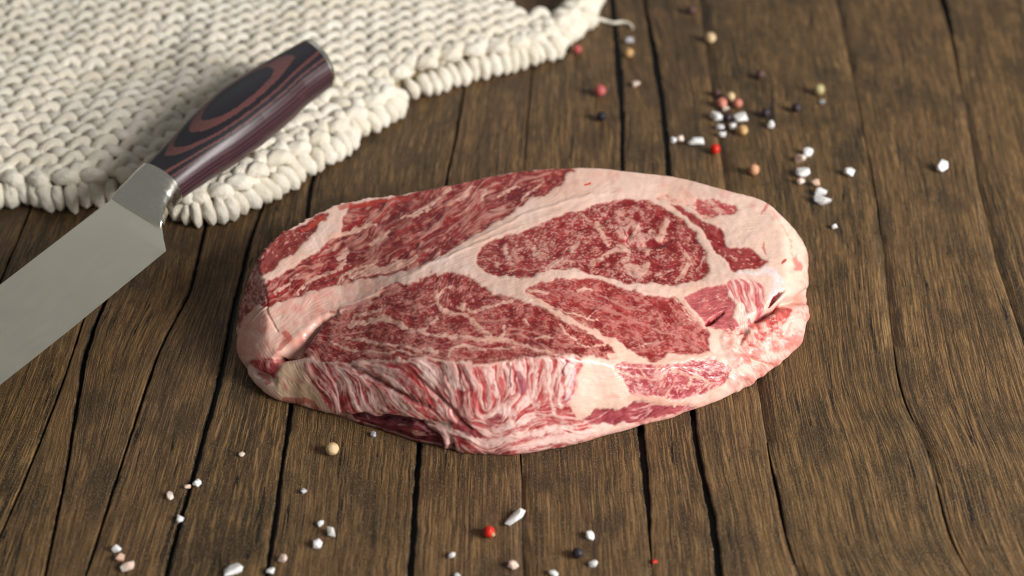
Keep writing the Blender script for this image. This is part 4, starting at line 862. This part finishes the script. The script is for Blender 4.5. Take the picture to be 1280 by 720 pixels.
    ww = wc[:, None] + ah[:, None] * np.sign(cs) * np.abs(cs) ** (2 / ex); nz = ch[:, None] * np.sign(sn) * np.abs(sn) ** (2 / ex); ll = lh[:, None] + sl[:, None] * ww
    lay = nz + 0.10 * fbm(ll * 0.05, ww * 0.35, 41, 3) + 0.012 * ll * 0 + 0.06 * (ww - 3)
    top_n = 12.75
    depth = (top_n - lay)
    edges = np.cumsum([1.0, 0.85, 1.1, 0.6, 1.15, 0.5, 0.9, 0.6, 0.9] + [0.85, 1.05] * 26)
    band = np.searchsorted(edges, depth.ravel()).reshape(depth.shape)
    blk = lin((33, 32, 37)); brn = lin((98, 62, 60)); pur = lin((86, 51, 54))
    deep = np.clip((band - 5) / 4, 0, 1)[..., None]
    dark = blk * (1 - deep) + lin((46, 34, 42)) * deep; lite = brn * (1 - deep) + pur * deep
    rb = np.random.RandomState(3).uniform(0.85, 1.15, 200)[np.clip(band, 0, 199)][..., None]
    tint = np.where((band % 2 == 0)[..., None], dark, lite) * rb
    finish('handle', ll, ww, nz, HANDLE, tint)
    # butt cap: thin steel plate with a rounded rim
    q = np.linspace(0, 1, 10); lc = 117.0 + np.array([0, 0.8, 1.6, 2.2, 2.7, 3.0, 3.2, 3.3, 3.35, 3.35])
    sc = np.array([1.0, 1.0, 0.995, 0.975, 0.94, 0.88, 0.76, 0.5, 0.2, 0.001])
    ww = 0.2 + 13.02 * sc[:, None] * np.sign(cs) * np.abs(cs) ** (2 / 2.25); nz = 10.42 * sc[:, None] * np.sign(sn) * np.abs(sn) ** (2 / 2.25); ll = lc[:, None] + 0.30 * ww
    finish('butt_cap', ll, ww, nz, BOLST)
build_knife()


# ------------------------------------------------------------------ PEPPERCORNS AND SALT
import bmesh
def salt_material(name, c, pink):
    t = NT(name); n = t.noise(t.vmul(t.obj(), (420, 420, 420)), 1.0, 3.0, 0.6)
    t.bump(t.noise(t.vmul(t.obj(), (1500, 1500, 1500)), 1.0, 3.0, 0.6), 0.5, 0.0005)
    t.set(Base_Color=t.mix(t.ramp(n, 0.35, 0.65), C4(c), C4(pink)), Roughness=0.32, Specular_IOR_Level=0.5)
    t.b.inputs['Subsurface Weight'].default_value = 0.85; t.b.inputs['Subsurface Radius'].default_value = (1, 0.9, 0.8); t.b.inputs['Subsurface Scale'].default_value = 0.002
    return t.m
SALT = {'white': salt_material('white_salt', (240, 238, 236), (226, 224, 224)), 'pink': salt_material('pale_pink_salt', (238, 218, 206), (226, 190, 172)),
        'peach': salt_material('peach_salt', (232, 198, 176), (220, 174, 150)), 'grey': salt_material('clear_grey_salt', (196, 194, 200), (164, 162, 170))}
def pepper_material(name, c1, c2, rough=0.5):
    t = NT(name); n = t.noise(t.vmul(t.obj(), (520, 520, 520)), 1.0, 4.0, 0.6)
    t.bump(t.noise(t.vmul(t.obj(), (1300, 1300, 1300)), 1.0, 3.0, 0.6), 0.4, 0.0004)
    t.set(Base_Color=t.mix(t.ramp(n, 0.35, 0.65), C4(c1), C4(c2)), Roughness=rough, Specular_IOR_Level=0.4)
    return t.m
PEP = {'cream': pepper_material('cream_pepper', (222, 196, 156), (198, 166, 122)), 'tan': pepper_material('tan_pepper', (206, 168, 116), (176, 134, 84)), 'peach': pepper_material('peach_pepper', (214, 160, 122), (184, 128, 92)),
       'green': pepper_material('green_tan_pepper', (186, 172, 124), (150, 138, 92)), 'red': pepper_material('bright_red_pepper', (216, 46, 24), (176, 28, 18), 0.35), 'rose': pepper_material('rose_pepper', (192, 98, 94), (164, 72, 70), 0.5),
       'black': pepper_material('black_pepper', (46, 42, 46), (24, 22, 25)), 'brown': pepper_material('brown_pepper', (104, 72, 66), (70, 46, 44)), 'purple': pepper_material('dark_purple_pepper', (66, 48, 58), (40, 30, 36)), 'salmon': pepper_material('salmon_pepper', (206, 134, 112), (184, 108, 90))}
SCAR = pepper_material('stem_scar_tan', (206, 166, 116), (170, 124, 80), 0.7)
def crystal(name, seed, r, asp, mat):
    """broken crystal: hull of scattered points, flat faces"""
    rng = np.random.RandomState(seed); bm = bmesh.new()
    p = rng.randn(16, 3); p /= np.linalg.norm(p, axis=1, keepdims=True); p *= rng.uniform(0.76, 1.0, (16, 1)); p = np.sign(p) * np.abs(p) ** 0.8
    p *= np.array([asp, 1 / math.sqrt(asp), 0.82 / math.sqrt(asp)])
    for q in p * r: bm.verts.new(q)
    bmesh.ops.convex_hull(bm, input=bm.verts)
    bmesh.ops.delete(bm, geom=[v for v in bm.verts if not v.link_faces], context='VERTS')
    z = min(v.co.z for v in bm.verts); me = bpy.data.meshes.new(name)
    for v in bm.verts: v.co.z -= z
    bm.to_mesh(me); bm.free(); me.materials.append(mat)
    return link(bpy.data.objects.new(name, me))
def pepper(name, seed, r, mat, wrinkle):
    bm = bmesh.new(); bmesh.ops.create_icosphere(bm, subdivisions=4, radius=1.0)
    P = np.array([v.co[:] for v in bm.verts]); 
    n = fbm(P[:, 0] * 2.2 + seed, P[:, 1] * 2.2 + P[:, 2] * 1.7, seed, 3); rd = -np.abs(fbm(P[:, 0] * 2.6 + P[:, 2], P[:, 1] * 2.6 - P[:, 2] * 1.3 + seed, seed + 5, 3))
    R = 1 + 0.06 * n + wrinkle * rd
    for v, k in zip(bm.verts, R): v.co = v.co * float(k) * r
    z = min(v.co.z for v in bm.verts); me = bpy.data.meshes.new(name)
    for v in bm.verts: v.co.z -= z
    for f in bm.faces: f.smooth = True
    bm.to_mesh(me); bm.free(); me.materials.append(mat)
    return link(bpy.data.objects.new(name, me))
# kind, px, py, size px, elongation, turn (deg in the picture), colour, label
S, P_ = 'salt_crystal', 'peppercorn'
BITS = [
 (S, 212, 618.5, 11, 1.25, -60, 'pink', 'pale pink salt grain just left of the tiny peach grain near the wide black joint'),
 (S, 234, 608, 8, 1.2, 20, 'peach', 'tiny peach salt grain lying on the black joint left of the front'),
 (S, 246.5, 603.5, 11, 1.1, 50, 'white', 'white salt grain just right of the tiny peach grain on the black joint'),
 (S, 225, 647, 11.5, 1.15, 80, 'white', 'lone white salt grain on the left black joint below the peach grain'),
 (S, 145.5, 685, 12, 1.1, 10, 'white', 'white salt grain topmost of the slanting trio near the front left corner'),
 (S, 150.5, 697, 12, 1.0, 0, 'peach', 'round peach salt lump in the middle of the front left trio'),
 (S, 159, 707, 16, 1.25, 35, 'pink', 'broad pale pink salt chip lowest of the front left trio'),
 (S, 302, 567, 8.5, 1.0, 0, 'pink', 'small pale salt grain alone left of the cream peppercorn by the steak'),
 (S, 379, 613.5, 8.5, 1.1, 30, 'grey', 'small clear greyish salt grain alone below the cream peppercorn'),
 (S, 401, 654, 9.5, 1.1, 60, 'white', 'smallest white salt grain at the top of the front trio'),
 (S, 414, 664, 15, 1.35, -20, 'white', 'wide pointed white salt chip at the right of the front trio'),
 (S, 397, 679, 13.5, 1.1, 60, 'white', 'rounded white salt chip at the bottom of the front trio'),
 (S, 353, 698, 13, 1.1, 10, 'pink', 'pinkish white salt lump right of the black joint near the front edge'),
 (S, 338, 713, 10.5, 1.1, 0, 'white', 'white salt grain sitting on the black joint at the front edge'),
 (S, 290, 711, 22, 1.5, 35, 'white', 'largest white salt chip, long and lumpy, at the front edge'),
 (S, 467, 542, 9, 1.0, 0, 'grey', 'clear grey salt grain in the shade right below the dark flap of meat'),
 (S, 644.5, 644, 20, 1.75, 42, 'white', 'oblong white salt crystal right behind the bright red peppercorn in front'),
 (S, 565.5, 694.5, 10, 1.1, 40, 'white', 'small white salt cube left of and in front of the front red peppercorn'),
 (S, 641, 706, 14, 1.3, -30, 'pink', 'pale pink salt lump in front of the oblong crystal'),
 (S, 692, 716, 11, 1.4, -25, 'white', 'white salt grain at the front edge left of the black peppercorn'),
 (S, 736.5, 668.5, 14, 1.15, -60, 'white', 'triangular white salt chip behind the front black peppercorn'),
 (S, 742, 704.5, 11, 1.15, 10, 'white', 'small white salt grain just right of and in front of the front black peppercorn'),
 (S, 572, 719, 8, 1.2, 20, 'white', 'white salt grain cut by the front edge left of the pink lump'),
 (P_, 415.5, 562, 16.5, 1, 0, 'cream', 'cream peppercorn in front of the dark flap at the steak\'s lower left'),
 (P_, 611, 665.5, 15.5, 1, 0, 'red', 'bright red peppercorn with a tan stem scar in front of the steak'),
 (P_, 722, 692, 14.5, 1, 0, 'black', 'wrinkled black peppercorn casting a long shadow near the front edge'),
 (P_, 888, 48, 13.5, 1, 0, 'cream', 'cream peppercorn alone at the far side right of the two black joints'),
 (P_, 864, 13, 12.5, 1, 0, 'brown', 'dark red brown peppercorn farthest back near the top edge'),
 (P_, 950, 94, 12, 1, 0, 'brown', 'mauve brown peppercorn above and right of the salt and pepper heap'),
 (P_, 1023.5, 113, 14, 1, 0, 'green', 'greenish tan peppercorn at the far right'),
 (S, 1028, 127, 7, 1, 0, 'grey', 'faint grey salt speck in front of the greenish peppercorn'),
 (P_, 995, 135.5, 12, 1, 0, 'purple', 'dark purple peppercorn left of and in front of the greenish one'),
 (S, 787, 49.5, 12.5, 1.2, 0, 'grey', 'greyish salt grain beside the loose thread of the cloth'),
 (P_, 786, 67, 12, 1, 0, 'tan', 'tan peppercorn between the two far black joints in front of a grey salt grain'),
 (S, 795, 104.5, 11, 1.05, 0, 'pink', 'pale pink grain alone between the two far black joints'),
 (P_, 750, 114, 15, 1, 0, 'rose', 'dull rose red peppercorn left of the far black joint'),
 (P_, 751.5, 146, 13, 1, 0, 'black', 'black peppercorn in front of the dull rose red one'),
 (P_, 721.5, 62.5, 11.5, 1, 0, 'rose', 'dusky pink peppercorn half hidden at the cloth\'s edge'),
 (P_, 942, 213, 14.5, 1, 0, 'peach', 'peach tan peppercorn just behind the steak\'s right half'),
 (P_, 893.5, 187, 13.5, 1, 0, 'red', 'bright red peppercorn behind the steak in front of the heap'),
 (S, 842.5, 175, 10, 1.0, 0, 'white', 'small white salt grain beside the black joint at the left of the heap'),
 (S, 851, 173.5, 11, 1.1, 20, 'pink', 'pale pink salt grain touching a small white grain left of the heap'),
 (S, 870.5, 175, 16, 1.6, 5, 'white', 'wide white salt chip left of and behind the red peppercorn'),
 (S, 897, 143, 17.5, 1.1, 20, 'white', 'big white salt lump on the left side of the heap'),
 (P_, 902, 129.5, 13.5, 1, 0, 'salmon', 'salmon red peppercorn behind the big white lump of the heap'),
 (S, 907, 135, 10, 1.1, 0, 'pink', 'pale pink salt grain tucked beside the salmon peppercorn'),
 (P_, 913, 121.5, 11.5, 1, 0, 'cream', 'cream peppercorn at the back of the heap'),
 (P_, 922, 130, 12, 1, 0, 'salmon', 'brownish peach peppercorn at the right back of the heap'),
 (P_, 909.5, 147, 12, 1, 0, 'purple', 'dark peppercorn in the middle of the heap between two white lumps'),
 (S, 926.5, 147, 18, 1.15, 30, 'white', 'big white salt lump on the right side of the heap'),
 (S, 916, 157, 12, 1.2, 0, 'white', 'white salt grain at the front of the heap beside the tan peppercorn'),
 (S, 900, 158, 12, 1.2, -40, 'white', 'longish white salt grain at the left front of the heap'),
 (S, 903.5, 167, 11, 1.2, 0, 'white', 'small white salt grain frontmost of the heap'),
 (P_, 928, 163.5, 13.5, 1, 0, 'tan', 'golden tan peppercorn at the right front of the heap'),
 (S, 963, 155, 12, 1.0, 0, 'white', 'single white salt grain right of the heap'),
 (P_, 957, 142, 12, 1, 0, 'purple', 'dark purple peppercorn just behind a single white grain'),
 (P_, 896, 116.5, 10, 1, 0, 'brown', 'faint dark brown peppercorn behind the heap at its left'),
 (S, 1010.5, 188, 13.5, 1.05, 30, 'white', 'white salt grain at the back of the row right of the steak'),
 (S, 1000, 197.5, 16, 1.25, -35, 'pink', 'pinkish white salt lump second in the row right of the steak'),
 (S, 1003.5, 213.5, 17, 1.25, 10, 'white', 'big white salt lump in the middle of the row behind the steak'),
 (S, 1001, 226, 11, 1.05, 0, 'pink', 'small pale salt grain touching the front of the big middle lump'),
 (S, 1020, 228.5, 12, 1.05, 0, 'peach', 'peach salt grain in the row behind the steak\'s right end'),
 (S, 1026, 238.5, 13.5, 1.3, 0, 'white', 'white salt grain between the peach grain and the frontmost chip'),
 (S, 1029, 249, 17, 1.5, -15, 'white', 'wide white salt chip frontmost of the row by the steak'),
 (S, 1062, 214, 14.5, 1.0, 0, 'white', 'round white salt grain alone at the right of the row'),
 (S, 1043, 282, 9.5, 1.0, 0, 'white', 'small white salt grain alone beside the steak\'s right end'),
 (S, 1178, 207, 16, 1.2, 60, 'white', 'large white salt lump farthest to the right'),
 (S, 818.5, 701, 8, 1.5, 25, 'flake', 'tiny red pepper flake at the end of the black joint in front'),
]
FLAKE = PEP['red']
def build_bits():
    for k, (kind, px, py, sz, asp, turn, colr, label) in enumerate(BITS):
        m = pxsize(px, py)
        r = sz * m / 2
        zc = r * 0.85
        c = at(px, py, zc)
        if colr == 'flake':
            o = crystal('pepper_flake', 500 + k, r * 0.9, asp, FLAKE); tag(o, label, 'pepper flake')
        elif kind == S:
            o = crystal('salt_crystal', 100 + k, r * 1.04, asp, SALT[colr]); tag(o, label, 'salt', 'coarse salt scattered on the boards')
        else:
            nm = {'red': 'red_peppercorn', 'rose': 'red_peppercorn', 'black': 'black_peppercorn', 'purple': 'black_peppercorn'}.get(colr, 'peppercorn')
            o = pepper(nm, 30 + k, r * 0.98, PEP[colr], 0.22 if colr in ('black', 'purple', 'brown') else (0.10 if colr in ('red', 'rose') else 0.04)); tag(o, label, 'peppercorn', 'peppercorns scattered on the boards')
            if px == 611:
                s_ = pepper('stem_scar', 77, r * 0.42, SCAR, 0.1); s_.parent = o; s_.location = (r * 0.62, -r * 0.52, r * 0.55)
        o.location = (float(c[0]), float(c[1]), 0.0001); o.rotation_euler = (0, 0, math.radians(turn) * (1.0 if kind == S else 1) + (0.7 * k if kind == P_ and px != 611 else 0))
build_bits()
